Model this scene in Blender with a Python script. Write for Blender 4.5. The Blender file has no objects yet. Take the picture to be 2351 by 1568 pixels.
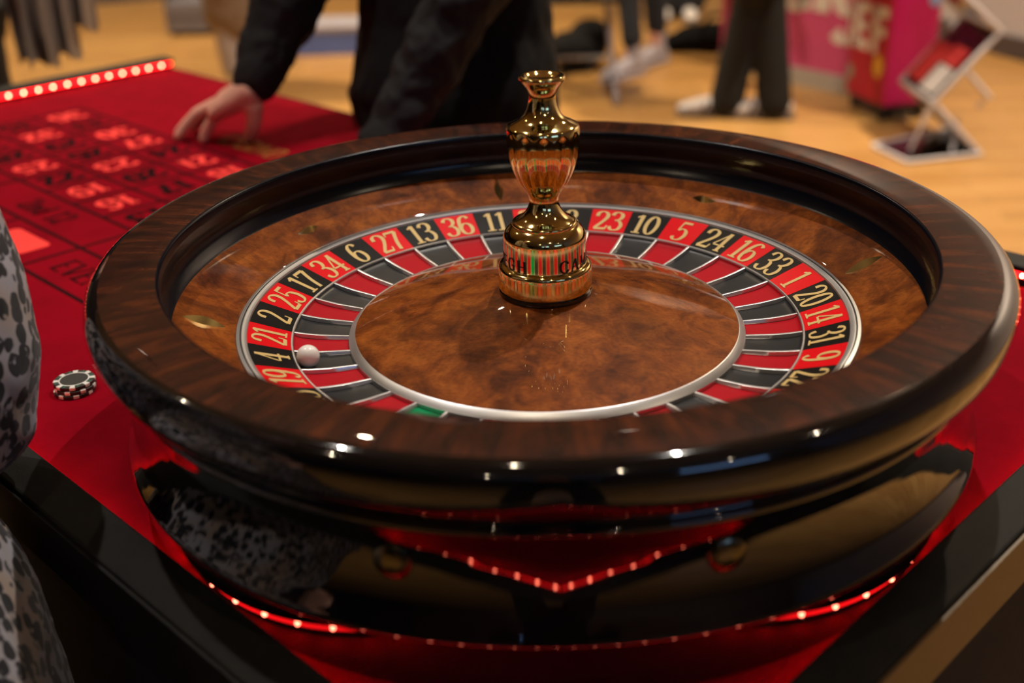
import bpy, bmesh, math, random
from mathutils import Vector, Matrix, noise
random.seed(7)
PI = math.pi
V = Vector
C = bpy.context.scene.collection
sc = bpy.context.scene
ZW = 0.918            # height of the wheel's pocket ring above the floor
FELT = 0.800          # felt surface
RAIL = 0.826          # top of the table rail

# ------------------------------------------------------------------ camera
cd = bpy.data.cameras.new('camera'); cam = bpy.data.objects.new('camera', cd); C.objects.link(cam)
R = V((0.99958408, -0.00767816, -0.02779762)); U = V((0.02837848, 0.43337779, 0.90076543)); F = V((-0.00513064, 0.90117964, -0.43341544))
m = Matrix((R, U, -F)).transposed().to_4x4(); m.translation = V((-0.0275, -1.0124, 0.4632 + ZW)); cam.matrix_world = m
cd.sensor_width = 36.0; cd.lens = 2657.83 / 2351 * 36.0; cd.clip_start = 0.02; cd.clip_end = 60
cd.dof.use_dof = True; cd.dof.focus_distance = 1.13; cd.dof.aperture_fstop = 2.6; cd.dof.aperture_blades = 9
sc.camera = cam
cy = sc.cycles; cy.max_bounces = 5; cy.diffuse_bounces = 2; cy.glossy_bounces = 4; cy.transmission_bounces = 4; cy.transparent_max_bounces = 8
cy.caustics_reflective = False; cy.caustics_refractive = False; cy.use_adaptive_sampling = True; cy.adaptive_threshold = 0.06; cy.adaptive_min_samples = 12; cy.sample_clamp_indirect = 6.0
# ------------------------------------------------------------------ view, world
sc.view_settings.view_transform = 'Standard'; sc.view_settings.look = 'None'
sc.view_settings.gamma = 1.0; sc.view_settings.use_curve_mapping = False; sc.view_settings.exposure = 0.0
w = bpy.data.worlds.new('world'); sc.world = w; w.use_nodes = True
w.node_tree.nodes['Background'].inputs[0].default_value = (0.5, 0.55, 0.7, 1); w.node_tree.nodes['Background'].inputs[1].default_value = 0.02
# ceiling spot lamps: (x, y, watts, colour, cone degrees); they are built as fixtures further down
WARM = (1.0, 0.80, 0.55); NEU = (1.0, 0.92, 0.82); COOL = (0.80, 0.88, 1.0)
LAMPS = [(0.75, 1.15, 215, NEU, 70), (-1.25, 0.95, 150, NEU, 70), (-0.25, -0.45, 30, WARM, 60),
         (2.3, 3.2, 760, WARM, 80), (0.6, 4.9, 80, WARM, 70), (-2.6, 5.6, 800, WARM, 85), (-0.9, 3.9, 200, WARM, 80),
         (-2.8, 2.0, 90, WARM, 75), (2.6, -0.6, 30, WARM, 80), (-2.6, -1.6, 45, WARM, 80), (0.9, -3.2, 45, WARM, 85), (-1.2, -4.4, 40, WARM, 85), (3.0, -3.6, 35, WARM, 85), (1.6, 6.4, 90, WARM, 80)]
CEIL = 4.2

# ------------------------------------------------------------------ materials
MAT = {}
def node_mat(name):
    m = bpy.data.materials.new(name); m.use_nodes = True; MAT[name] = m
    nt = m.node_tree; return m, nt, nt.nodes['Principled BSDF']
def S(b, **k):
    al = dict(col='Base Color', rough='Roughness', metal='Metallic', coat='Coat Weight', coatr='Coat Roughness', spec='Specular IOR Level', em='Emission Strength', emc='Emission Color', trans='Transmission Weight', ior='IOR', alpha='Alpha', sheen='Sheen Weight')
    for a, v in k.items():
        if isinstance(v, tuple) and len(v) == 3: v = v + (1,)
        b.inputs[al[a]].default_value = v
def plain(name, col, rough=0.5, **k):
    m, nt, b = node_mat(name); S(b, col=col, rough=rough, **k)
    n = nt.nodes.new('ShaderNodeTexNoise'); n.inputs['Scale'].default_value = 60; n.inputs['Detail'].default_value = 3
    tc = nt.nodes.new('ShaderNodeTexCoord'); nt.links.new(tc.outputs['Object'], n.inputs['Vector'])
    mr = nt.nodes.new('ShaderNodeMapRange'); mr.inputs['To Min'].default_value = max(rough - 0.03, 0.0); mr.inputs['To Max'].default_value = rough + 0.03
    nt.links.new(n.outputs['Fac'], mr.inputs['Value']); nt.links.new(mr.outputs['Result'], b.inputs['Roughness'])
    return m
def ramp(nt, fac, stops):
    r = nt.nodes.new('ShaderNodeValToRGB'); e = r.color_ramp.elements
    while len(e) < len(stops): e.new(0.5)
    for i, (p, c) in enumerate(stops): e[i].position = p; e[i].color = c + (1,)
    nt.links.new(fac, r.inputs['Fac']); return r.outputs['Color']
def noise_n(nt, vec, scale, detail=5, dist=0.0, rough=0.55):
    n = nt.nodes.new('ShaderNodeTexNoise'); n.inputs['Scale'].default_value = scale; n.inputs['Detail'].default_value = detail
    n.inputs['Distortion'].default_value = dist; n.inputs['Roughness'].default_value = rough
    nt.links.new(vec, n.inputs['Vector']); return n.outputs['Fac']
def mixc(nt, fac, a, b, mode='MIX'):
    n = nt.nodes.new('ShaderNodeMix'); n.data_type = 'RGBA'; n.blend_type = mode
    for v, i in ((fac, 0), (a, 6), (b, 7)):
        if hasattr(v, 'is_linked'): nt.links.new(v, n.inputs[i])
        elif isinstance(v, tuple): n.inputs[i].default_value = v + (1,)
        else: n.inputs[i].default_value = v
    return n.outputs[2]
def math_n(nt, op, a, b=0.0):
    n = nt.nodes.new('ShaderNodeMath'); n.operation = op
    for v, i in ((a, 0), (b, 1)):
        if hasattr(v, 'is_linked'): nt.links.new(v, n.inputs[i])
        else: n.inputs[i].default_value = v
    return n.outputs[0]
def bump(nt, b, h, strength=0.2, dist=0.002):
    n = nt.nodes.new('ShaderNodeBump'); n.inputs['Strength'].default_value = strength; n.inputs['Distance'].default_value = dist
    nt.links.new(h, n.inputs['Height']); nt.links.new(n.outputs['Normal'], b.inputs['Normal'])
def obco(nt): return nt.nodes.new('ShaderNodeTexCoord').outputs['Object']
def burl(name, dark, mid, light, scale, polar=False):
    m, nt, b = node_mat(name); S(b, rough=0.5, coat=1.0, coatr=0.02, spec=0.08)
    co = obco(nt)
    if polar:
        sx = nt.nodes.new('ShaderNodeSeparateXYZ'); nt.links.new(co, sx.inputs[0])
        ang = math_n(nt, 'ARCTAN2', sx.outputs[1], sx.outputs[0])
        rad = math_n(nt, 'SQRT', math_n(nt, 'ADD', math_n(nt, 'MULTIPLY', sx.outputs[0], sx.outputs[0]), math_n(nt, 'MULTIPLY', sx.outputs[1], sx.outputs[1])))
        cb = nt.nodes.new('ShaderNodeCombineXYZ'); nt.links.new(math_n(nt, 'MULTIPLY', ang, 0.95), cb.inputs[0]); nt.links.new(math_n(nt, 'MULTIPLY', rad, 0.42), cb.inputs[1])
        vec = cb.outputs[0]
        f1 = noise_n(nt, vec, 30, 5, 0.7, 0.55); f2 = noise_n(nt, co, 14, 4, 0.8)
    else:
        f1 = noise_n(nt, co, scale, 8, 0.9, 0.66); f2 = noise_n(nt, co, scale * 0.5, 3, 1.4)
    c1 = ramp(nt, f1, [(0.30, dark), (0.50, mid), (0.72, light)])
    c2 = ramp(nt, f2, [(0.36, (0.40, 0.34, 0.30)), (0.50, (0.95, 0.94, 0.92)), (0.70, (1.15, 1.12, 1.05))])
    col = mixc(nt, 0.85, c1, c2, 'MULTIPLY')
    mp = nt.nodes.new('ShaderNodeMapping'); mp.inputs['Scale'].default_value = (1.0, 2.4, 1.0); mp.inputs['Rotation'].default_value = (0, 0, 0.5); nt.links.new(co, mp.inputs['Vector'])
    sp = ramp(nt, noise_n(nt, mp.outputs[0], 240, 3, 0.4), [(0.34, (0.62, 0.58, 0.55)), (0.58, (1.08, 1.08, 1.08))])      # fine pores
    col = mixc(nt, 0.7, col, sp, 'MULTIPLY')
    v = nt.nodes.new('ShaderNodeTexVoronoi'); v.inputs['Scale'].default_value = scale * 0.8; nt.links.new(co, v.inputs['Vector'])
    kn = ramp(nt, v.outputs['Distance'], [(0.02, (0.42, 0.35, 0.30)), (0.22, (1, 1, 1))])                                 # burl eyes
    col = mixc(nt, 0.6, col, kn, 'MULTIPLY')
    nt.links.new(col, b.inputs['Base Color']); return m
burl('burl_cone', (0.085, 0.017, 0.002), (0.225, 0.054, 0.006), (0.37, 0.105, 0.013), 30)
burl('burl_rim', (0.013, 0.0026, 0.0012), (0.040, 0.0080, 0.0024), (0.115, 0.024, 0.0055), 34, polar=True)
plain('black_lacquer', (0.004, 0.004, 0.005), 0.06, coat=1.0, coatr=0.02)
plain('track_black', (0.003, 0.004, 0.008), 0.22, spec=0.35)
plain('silver', (0.60, 0.60, 0.61), 0.36, metal=0.95)
plain('fret_metal', (0.74, 0.74, 0.74), 0.30, metal=0.7)
plain('groove_dark', (0.02, 0.02, 0.02), 0.5)
plain('tile_red', (0.74, 0.004, 0.010), 0.3, spec=0.3)
plain('tile_black', (0.008, 0.008, 0.008), 0.3, spec=0.3)
plain('tile_green', (0.0, 0.22, 0.08), 0.2, coat=0.4)
plain('pocket_red', (0.42, 0.004, 0.012), 0.5, spec=0.12)
plain('pocket_black', (0.014, 0.015, 0.017), 0.38, spec=0.5)
plain('pocket_green', (0.003, 0.27, 0.10), 0.5, spec=0.12)
plain('numeral_gold', (0.66, 0.47, 0.19), 0.35)
plain('brass', (0.90, 0.71, 0.29), 0.08, metal=1.0)
plain('brass_satin', (0.92, 0.68, 0.25), 0.24, metal=1.0)
plain('brass_knob', (0.20, 0.18, 0.12), 0.2, metal=1.0)
plain('engraving', (0.004, 0.004, 0.006), 0.4)
plain('ivory', (0.92, 0.88, 0.84), 0.28, coat=0.3)
plain('rail_wood', (0.105, 0.058, 0.022), 0.42)
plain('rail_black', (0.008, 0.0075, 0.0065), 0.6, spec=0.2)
plain('skirt_cloth', (0.008, 0.009, 0.014), 0.9)
plain('layout_dark', (0.016, 0.006, 0.007), 0.95, spec=0.02)
plain('layout_red', (0.95, 0.028, 0.022), 0.75)
plain('layout_gold', (0.34, 0.14, 0.03), 0.7, spec=0.1)
plain('chip_green', (0.02, 0.16, 0.10), 0.4)
plain('chip_black', (0.018, 0.018, 0.018), 0.4)
plain('chip_white', (0.72, 0.72, 0.70), 0.4)
plain('plaster', (0.50, 0.47, 0.50), 0.8)
plain('wall_dark', (0.07, 0.065, 0.07), 0.8)
plain('wall_pale', (0.34, 0.32, 0.33), 0.8)
plain('ceiling_dark', (0.30, 0.275, 0.25), 0.9)
plain('skirting', (0.09, 0.075, 0.08), 0.5)
plain('steel', (0.45, 0.45, 0.48), 0.35, metal=1.0)
plain('black_metal', (0.02, 0.02, 0.022), 0.4, metal=0.3)
plain('skin', (0.70, 0.36, 0.27), 0.5, spec=0.4)
plain('hair_brown', (0.05, 0.028, 0.015), 0.6)
plain('eye_white', (0.7, 0.7, 0.7), 0.2); plain('iris', (0.03, 0.02, 0.015), 0.2); plain('lip', (0.42, 0.14, 0.12), 0.5)
plain('cloth_black', (0.004, 0.004, 0.0045), 0.85, spec=0.2)
plain('cloth_charcoal', (0.011, 0.011, 0.012), 0.85, spec=0.25)
plain('trouser_black', (0.006, 0.006, 0.006), 0.9)
plain('denim_dark', (0.012, 0.014, 0.022), 0.9)
plain('trouser_pale', (0.42, 0.40, 0.44), 0.8)
plain('coat_taupe', (0.22, 0.165, 0.125), 0.9)
plain('boot_tan', (0.24, 0.15, 0.07), 0.6)
plain('shoe_white', (0.72, 0.68, 0.68), 0.6)
plain('shoe_lilac', (0.36, 0.34, 0.40), 0.7)
plain('shoe_black', (0.01, 0.01, 0.01), 0.5)
plain('sole_grey', (0.16, 0.13, 0.12), 0.7)
plain('pink_panel', (0.60, 0.075, 0.21), 0.55)
plain('red_side', (0.50, 0.012, 0.04), 0.55)
plain('magenta_red', (0.44, 0.002, 0.028), 0.5)
plain('magenta', (0.47, 0.001, 0.10), 0.5)
plain('print_white', (0.75, 0.68, 0.62), 0.6)
plain('print_yellow', (0.80, 0.48, 0.06), 0.6); plain('print_orange', (0.80, 0.14, 0.06), 0.6); plain('print_blue', (0.25, 0.34, 0.62), 0.6); plain('print_grey', (0.25, 0.27, 0.20), 0.6)
plain('brochure_red', (0.65, 0.045, 0.045), 0.5); plain('brochure_white', (0.7, 0.66, 0.66), 0.5)
plain('case_grey', (0.17, 0.16, 0.19), 0.6)
plain('box_blue', (0.12, 0.20, 0.60), 0.6)
plain('plinth', (0.42, 0.38, 0.34), 0.5)
# felt
mt, nt, b = node_mat('felt_red'); S(b, rough=0.95, spec=0.05)
co = obco(nt); nt.links.new(ramp(nt, noise_n(nt, co, 14, 6), [(0.3, (0.19, 0.0005, 0.007)), (0.7, (0.25, 0.0008, 0.009))]), b.inputs['Base Color']); bump(nt, b, noise_n(nt, co, 900, 2), 0.3, 0.001)
# rail top: dark worn leatherette
mt, nt, b = node_mat('rail_top'); S(b, rough=0.65, spec=0.2)
co = obco(nt); nt.links.new(ramp(nt, noise_n(nt, co, 30, 6), [(0.35, (0.007, 0.0066, 0.0055)), (0.7, (0.014, 0.013, 0.0105))]), b.inputs['Base Color']); bump(nt, b, noise_n(nt, co, 700, 3), 0.35, 0.001)
# parquet
mt, nt, b = node_mat('parquet'); S(b, rough=0.36, spec=0.45)
co = obco(nt); mp = nt.nodes.new('ShaderNodeMapping'); mp.inputs['Rotation'].default_value = (0, 0, math.radians(20)); nt.links.new(co, mp.inputs['Vector'])
bk = nt.nodes.new('ShaderNodeTexBrick'); bk.inputs['Scale'].default_value = 1.0; bk.inputs['Brick Width'].default_value = 1.1; bk.inputs['Row Height'].default_value = 0.09; bk.inputs['Mortar Size'].default_value = 0.002
bk.inputs['Color1'].default_value = (0.42, 0.215, 0.062, 1); bk.inputs['Color2'].default_value = (0.54, 0.30, 0.10, 1); bk.inputs['Mortar'].default_value = (0.22, 0.11, 0.04, 1); nt.links.new(mp.outputs[0], bk.inputs['Vector'])
gr = nt.nodes.new('ShaderNodeMapping'); gr.inputs['Scale'].default_value = (1, 14, 1); nt.links.new(mp.outputs[0], gr.inputs['Vector'])
nt.links.new(mixc(nt, 0.5, bk.outputs['Color'], ramp(nt, noise_n(nt, gr.outputs[0], 3.0, 6), [(0.3, (0.72, 0.66, 0.6)), (0.7, (1.1, 1.1, 1.1))]), 'MULTIPLY'), b.inputs['Base Color'])
# leopard print
mt, nt, b = node_mat('leopard'); S(b, rough=0.85, sheen=0.2)
co = obco(nt); n3 = nt.nodes.new('ShaderNodeTexNoise'); n3.inputs['Scale'].default_value = 45; nt.links.new(co, n3.inputs['Vector'])
vv = mixc(nt, 0.005, co, n3.outputs['Color'], 'LINEAR_LIGHT')
mp = nt.nodes.new('ShaderNodeMapping'); mp.inputs['Scale'].default_value = (1, 1, 0.82); mp.inputs['Rotation'].default_value = (0.5, 0.4, 0.3); nt.links.new(vv, mp.inputs['Vector'])
vo = nt.nodes.new('ShaderNodeTexVoronoi'); vo.inputs['Scale'].default_value = 64; vo.inputs['Randomness'].default_value = 0.62; nt.links.new(mp.outputs[0], vo.inputs['Vector'])
blot = ramp(nt, vo.outputs['Distance'], [(0.0, (1, 1, 1)), (0.50, (1, 1, 1)), (0.55, (0, 0, 0))])
holes = ramp(nt, noise_n(nt, co, 70, 2), [(0.60, (1, 1, 1)), (0.66, (0.0, 0.0, 0.0))])
mask = mixc(nt, 1.0, blot, holes, 'MULTIPLY')
base = ramp(nt, noise_n(nt, co, 12, 2), [(0.42, (0.46, 0.44, 0.50)), (0.62, (0.44, 0.32, 0.25))])
nt.links.new(mixc(nt, mask, base, (0.010, 0.009, 0.014)), b.inputs['Base Color'])
# emitters
def emit(name, col, st, base=(0.1, 0.0, 0.0)):
    m, nt, b = node_mat(name); S(b, col=base, emc=col, em=st, rough=0.4); return m
emit('led_core', (1.0, 0.17, 0.095), 50.0); emit('led_tape', (1.0, 0.006, 0.008), 7.0)
MAT['led_core'].cycles.emission_sampling = 'NONE'
emit('lamp_glow', (1.0, 0.88, 0.70), 8.0, (0.8, 0.8, 0.8)); emit('window_glow', (0.26, 0.50, 1.0), 3.0, (0.2, 0.2, 0.2))
# clear acrylic
mt, nt, b = node_mat('acrylic'); nt.nodes.remove(b); out = nt.nodes['Material Output']
tr = nt.nodes.new('ShaderNodeBsdfTransparent'); tr.inputs[0].default_value = (0.86, 0.86, 0.88, 1); gl = nt.nodes.new('ShaderNodeBsdfGlossy'); gl.inputs['Roughness'].default_value = 0.08
fr = nt.nodes.new('ShaderNodeFresnel'); fr.inputs[0].default_value = 1.49; mx = nt.nodes.new('ShaderNodeMixShader')
nt.links.new(fr.outputs[0], mx.inputs[0]); nt.links.new(tr.outputs[0], mx.inputs[1]); nt.links.new(gl.outputs[0], mx.inputs[2]); nt.links.new(mx.outputs[0], out.inputs['Surface'])
plain('acrylic_edge', (0.62, 0.60, 0.64), 0.25)

# ------------------------------------------------------------------ object helpers
def tag(o, label=None, cat=None, group=None, kind=None):
    if label: o['label'] = label
    if cat: o['category'] = cat
    if group: o['group'] = group
    if kind: o['kind'] = kind
    return o
def empty(name, loc=(0, 0, 0), rz=0.0):
    o = bpy.data.objects.new(name, None); C.objects.link(o); o.location = loc; o.rotation_euler = (0, 0, rz); o.empty_display_size = 0.05; return o
def link(name, me, mat, parent=None, loc=None, rz=None):
    if mat and not me.materials: me.materials.append(MAT[mat])
    o = bpy.data.objects.new(name, me); C.objects.link(o)
    if loc is not None: o.location = loc
    if rz is not None: o.rotation_euler = (0, 0, rz)
    if parent is not None: o.parent = parent
    return o
class MB:
    def __init__(s): s.v = []; s.f = []
    def add(s, vs, fs):
        k = len(s.v); s.v += [tuple(p) for p in vs]; s.f += [tuple(i + k for i in f) for f in fs]; return s
    def box(s, a, b):
        x0, y0, z0 = a; x1, y1, z1 = b
        return s.add([(x0, y0, z0), (x1, y0, z0), (x1, y1, z0), (x0, y1, z0), (x0, y0, z1), (x1, y0, z1), (x1, y1, z1), (x0, y1, z1)], [(3, 2, 1, 0), (4, 5, 6, 7), (0, 1, 5, 4), (1, 2, 6, 5), (2, 3, 7, 6), (3, 0, 4, 7)])
    def hexa(s, P):
        return s.add(P, [(3, 2, 1, 0), (4, 5, 6, 7), (0, 1, 5, 4), (1, 2, 6, 5), (2, 3, 7, 6), (3, 0, 4, 7)])
    def slab(s, quad, th):
        n = (quad[1] - quad[0]).cross(quad[3] - quad[0]).normalized() * th
        return s.hexa([q - n * 0.5 for q in quad] + [q + n * 0.5 for q in quad])
    def lathe(s, prof, n=96, closed=False, a0=0.0, a1=2 * PI, rad=None):
        full = abs(a1 - a0 - 2 * PI) < 1e-6; cols = n if full else n + 1; k = len(prof); vs = []
        for i in range(cols):
            a = a0 + (a1 - a0) * i / n
            for r, z in prof:
                q = r if rad is None else rad(r, z, a)
                vs.append((q * math.cos(a), q * math.sin(a), z))
        fs = []
        for i in range(n):
            j = (i + 1) % cols
            for q in range(k if closed else k - 1):
                q2 = (q + 1) % k
                fs.append((i * k + q, i * k + q2, j * k + q2, j * k + q))
        if not full and closed: fs += [tuple(range(k))[::-1], tuple((cols - 1) * k + q for q in range(k))]
        return s.add(vs, fs)
    def tube(s, pts, rad, side=(1, 0, 0), n=14, caps=True):
        """generalised tube: rad entries are r or (a, b): half-width along side and along the other axis"""
        pts = [V(p) for p in pts]; side = V(side); rings = []
        sec = []
        for i, p in enumerate(pts):
            t = (pts[min(i + 1, len(pts) - 1)] - pts[max(i - 1, 0)]).normalized()
            sd = side - t * side.dot(t)
            if sd.length < 1e-4: sd = t.orthogonal()
            sd.normalize(); nn = t.cross(sd); r = rad[i] if isinstance(rad, (list, tuple)) else rad
            if not isinstance(r, (list, tuple)): r = (r, r)
            sec.append((p, sd, nn, r, t))
        if caps:
            p, sd, nn, r, t = sec[0]; e = min(r); sec = [(p - t * e * math.sin(q), sd, nn, (r[0] * math.cos(q), r[1] * math.cos(q)), t) for q in (1.45, 1.0, 0.5)] + sec
            p, sd, nn, r, t = sec[-1]; e = min(r); sec = sec + [(p + t * e * math.sin(q), sd, nn, (r[0] * math.cos(q), r[1] * math.cos(q)), t) for q in (0.5, 1.0, 1.45)]
        vs = []
        for p, sd, nn, r, t in sec:
            for k in range(n):
                a = 2 * PI * k / n; vs.append(p + sd * (r[0] * math.cos(a)) + nn * (r[1] * math.sin(a)))
        fs = [(i * n + k, i * n + (k + 1) % n, (i + 1) * n + (k + 1) % n, (i + 1) * n + k) for i in range(len(sec) - 1) for k in range(n)]
        if caps: fs += [tuple(range(n))[::-1], tuple((len(sec) - 1) * n + k for k in range(n))]
        return s.add(vs, fs)
    def ball(s, c, r, n=16, mtx=None):
        r = r if isinstance(r, (tuple, list)) else (r, r, r); c = V(c); m = n // 2; vs = []; fs = []
        for i in range(1, m):
            th = PI * i / m
            for k in range(n):
                a = 2 * PI * k / n; p = V((r[0] * math.sin(th) * math.cos(a), r[1] * math.sin(th) * math.sin(a), r[2] * math.cos(th)))
                vs.append(c + (mtx @ p if mtx else p))
        top = V((0, 0, r[2])); vs += [c + (mtx @ top if mtx else top), c - (mtx @ top if mtx else top)]; T = len(vs) - 2
        for i in range(m - 2):
            for k in range(n): fs.append((i * n + k, (i + 1) * n + k, (i + 1) * n + (k + 1) % n, i * n + (k + 1) % n))
        for k in range(n): fs += [(T, k, (k + 1) % n), (T + 1, (m - 2) * n + (k + 1) % n, (m - 2) * n + k)]
        return s.add(vs, fs)
    def mesh(s, name, smooth=True, angle=None):
        me = bpy.data.meshes.new(name); me.from_pydata(s.v, [], s.f); me.update()
        bm = bmesh.new(); bm.from_mesh(me); bmesh.ops.recalc_face_normals(bm, faces=bm.faces); bm.to_mesh(me); bm.free()
        for p in me.polygons: p.use_smooth = smooth
        if smooth and angle: me.set_sharp_from_angle(angle=math.radians(angle))
        return me
    def build(s, name, mat, parent=None, smooth=True, angle=40, loc=None, rz=None):
        return link(name, s.mesh(name, smooth, angle), mat, parent, loc, rz)
def fine(prof, per=4):
    """Catmull-Rom refinement of a profile"""
    P = [V((p[0], p[1])) for p in prof]; out = []
    for i in range(len(P) - 1):
        a, b_, c, d = P[max(i - 1, 0)], P[i], P[i + 1], P[min(i + 2, len(P) - 1)]
        for k in range(per):
            t = k / per; out.append(tuple(0.5 * ((2 * b_) + (c - a) * t + (2 * a - 5 * b_ + 4 * c - d) * t * t + (3 * b_ - a - 3 * c + d) * t ** 3)))
    out.append(tuple(P[-1])); return out

# ------------------------------------------------------------------ lettering: pen strokes with thick stems and thin hairlines
def bar(x0, y0, x1, y1, w0): return ('b', [(x0, y0), (x1, y1)], w0)
def cur(*pts): return ('c', list(pts), None)
def ell(cx, cy, rx, ry): return ('e', [(cx + rx * math.cos(a), cy + ry * math.sin(a)) for a in [2 * PI * k / 22 for k in range(23)]], None)
TK, TN = 0.125, 0.048
_six = [(.45, .86), (.38, .96), (.27, .985), (.13, .84), (.065, .55), (.06, .30), (.12, .09), (.27, .01), (.42, .09), (.48, .30), (.42, .51), (.28, .585), (.14, .51), (.07, .36)]
G = {
 '0': (.54, [ell(.27, .5, .205, .475)]),
 '1': (.40, [bar(.22, 0, .22, .98, TK), bar(.05, .84, .22, .97, .07), bar(.04, .025, .38, .025, .05)]),
 '2': (.54, [cur((.07, .72), (.10, .89), (.25, .98), (.42, .89), (.45, .70), (.34, .46), (.16, .20), (.06, .06)), bar(.04, .05, .47, .05, .10), bar(.47, .03, .51, .24, .05)]),
 '3': (.54, [cur((.07, .80), (.13, .94), (.26, .985), (.40, .91), (.43, .74), (.34, .59), (.19, .53)), cur((.19, .53), (.37, .50), (.475, .30), (.41, .08), (.24, .01), (.11, .06), (.05, .20))]),
 '4': (.54, [bar(.36, .97, .03, .32, .055), bar(.03, .30, .53, .30, .06), bar(.37, 0, .37, .98, TK), bar(.24, .02, .50, .02, .045)]),
 '5': (.54, [bar(.13, .94, .47, .94, .10), bar(.15, .96, .105, .52, .055), cur((.105, .52), (.24, .61), (.40, .55), (.475, .33), (.40, .09), (.23, .01), (.10, .06), (.05, .18))]),
 '6': (.54, [cur(*_six)]),
 '7': (.52, [bar(.05, .93, .49, .93, .10), bar(.06, .95, .04, .76, .05), cur((.48, .93), (.36, .64), (.26, .34), (.20, 0))]),
 '8': (.54, [ell(.27, .75, .165, .225), ell(.27, .27, .205, .26)]),
 '9': (.54, [cur(*[(.54 - x, .995 - y) for x, y in _six])]),
 'A': (.74, [bar(.08, 0, .36, .98, .05), bar(.36, .98, .64, 0, TK), bar(.19, .36, .53, .36, .05), bar(0, .02, .2, .02, .04), bar(.52, .02, .76, .02, .04)]),
 'C': (.72, [cur((.66, .74), (.58, .92), (.40, .985), (.18, .86), (.09, .5), (.18, .14), (.40, .015), (.58, .08), (.67, .26))]),
 'D': (.74, [bar(.14, 0, .14, .98, TK), cur((.14, .96), (.42, .95), (.63, .78), (.68, .5), (.63, .22), (.42, .05), (.14, .04))]),
 'E': (.62, [bar(.14, 0, .14, .98, TK), bar(.04, .95, .58, .95, .06), bar(.14, .50, .48, .50, .06), bar(.04, .03, .60, .03, .06)]),
 'F': (.60, [bar(.14, 0, .14, .98, TK), bar(.04, .95, .58, .95, .06), bar(.14, .50, .48, .50, .06)]),
 'G': (.76, [cur((.66, .74), (.58, .92), (.40, .985), (.18, .86), (.09, .5), (.18, .14), (.40, .015), (.56, .06), (.64, .16)), bar(.62, .05, .62, .44, TK), bar(.46, .44, .74, .44, .05)]),
 'H': (.80, [bar(.14, 0, .14, .98, TK), bar(.64, 0, .64, .98, TK), bar(.14, .5, .64, .5, .05), bar(.03, .02, .27, .02, .04), bar(.03, .96, .27, .96, .04), bar(.52, .02, .76, .02, .04), bar(.52, .96, .76, .96, .04)]),
 'I': (.34, [bar(.17, 0, .17, .98, TK), bar(.05, .02, .29, .02, .04), bar(.05, .96, .29, .96, .04)]),
 'M': (.96, [bar(.12, 0, .14, .98, .055), bar(.14, .98, .46, .05, TK), bar(.46, .05, .78, .98, .055), bar(.80, .98, .80, 0, TK), bar(.02, .02, .24, .02, .04), bar(.68, .02, .94, .02, .04)]),
 'N': (.78, [bar(.12, 0, .12, .98, .055), bar(.12, .98, .64, .02, TK), bar(.64, .02, .64, .98, .055), bar(.02, .02, .24, .02, .04), bar(.02, .96, .2, .96, .04), bar(.54, .96, .76, .96, .04)]),
 'O': (.76, [ell(.38, .5, .29, .475)]),
 'S': (.60, [cur((.50, .80), (.42, .95), (.28, .985), (.12, .88), (.12, .68), (.28, .54), (.44, .40), (.50, .22), (.40, .06), (.26, .01), (.12, .07), (.06, .24))]),
 'V': (.74, [bar(.08, .98, .36, 0, TK), bar(.36, 0, .66, .98, .05), bar(0, .96, .2, .96, .04), bar(.54, .96, .76, .96, .04)]),
 'n': (.56, [bar(.12, 0, .12, .64, TK), cur((.12, .50), (.24, .62), (.36, .62), (.42, .48), (.42, 0))]),
 'd': (.56, [bar(.42, 0, .42, .98, TK), ell(.25, .31, .18, .30)]),
 's': (.44, [cur((.36, .52), (.28, .62), (.16, .62), (.09, .50), (.20, .36), (.34, .24), (.36, .10), (.22, .01), (.06, .10))]),
 't': (.36, [bar(.16, .02, .16, .84, TK), bar(.03, .60, .32, .60, .05)]),
 'r': (.42, [bar(.12, 0, .12, .64, TK), cur((.12, .46), (.22, .60), (.36, .62))]),
 'i': (.26, [bar(.12, 0, .12, .62, TK), bar(.12, .78, .12, .90, TK)]),
 'g': (.56, [ell(.25, .33, .18, .29), bar(.43, .62, .43, -.10, TK), cur((.43, -.10), (.34, -.30), (.18, -.34), (.06, -.24))]),
 '#': (.60, [bar(.13, 0, .13, 1, .24), bar(.05, .89, .58, .89, .22), bar(.13, .50, .52, .50, .20), bar(.05, .11, .58, .11, .22)]),
 '%': (.58, [bar(.13, 0, .13, 1, .24), bar(.05, .89, .58, .89, .22), bar(.13, .48, .52, .48, .20)]),     # plain block E and F
 ' ': (.30, []),
}
def catmull(P, per=5):
    return fine(P, per)
def text2d(txt, height=1.0, xs=1.0, gap=0.03, heavy=1.0):
    """-> list of quads ((x,y) x4) centred on the origin"""
    x = 0.0; quads = []
    for ch in txt:
        wd, st = G[ch]
        for kind, pts, w0 in st:
            P = pts if kind in 'be' else catmull(pts, 5)
            L = []
            n = len(P)
            for i in range(n):
                a = P[max(i - 1, 0)]; b_ = P[min(i + 1, n - 1)]
                if kind == 'e':
                    if i in (0, n - 1): a, b_ = P[n - 2], P[1]
                dx, dy = b_[0] - a[0], b_[1] - a[1]; l = math.hypot(dx, dy) or 1e-6
                wid = (w0 if kind == 'b' else TN + (TK - TN) * (abs(dy) / l) ** 1.4) * heavy * 0.5
                nx, ny = -dy / l * wid, dx / l * wid
                L.append(((x + P[i][0] * xs + nx, P[i][1] + ny), (x + P[i][0] * xs - nx, P[i][1] - ny)))
            for i in range(n - 1): quads.append((L[i][0], L[i][1], L[i + 1][1], L[i + 1][0]))
        x += wd * xs + gap
    x -= gap
    return [[((px - x / 2) * height, (py - 0.5) * height) for px, py in q] for q in quads], x * height
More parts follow.
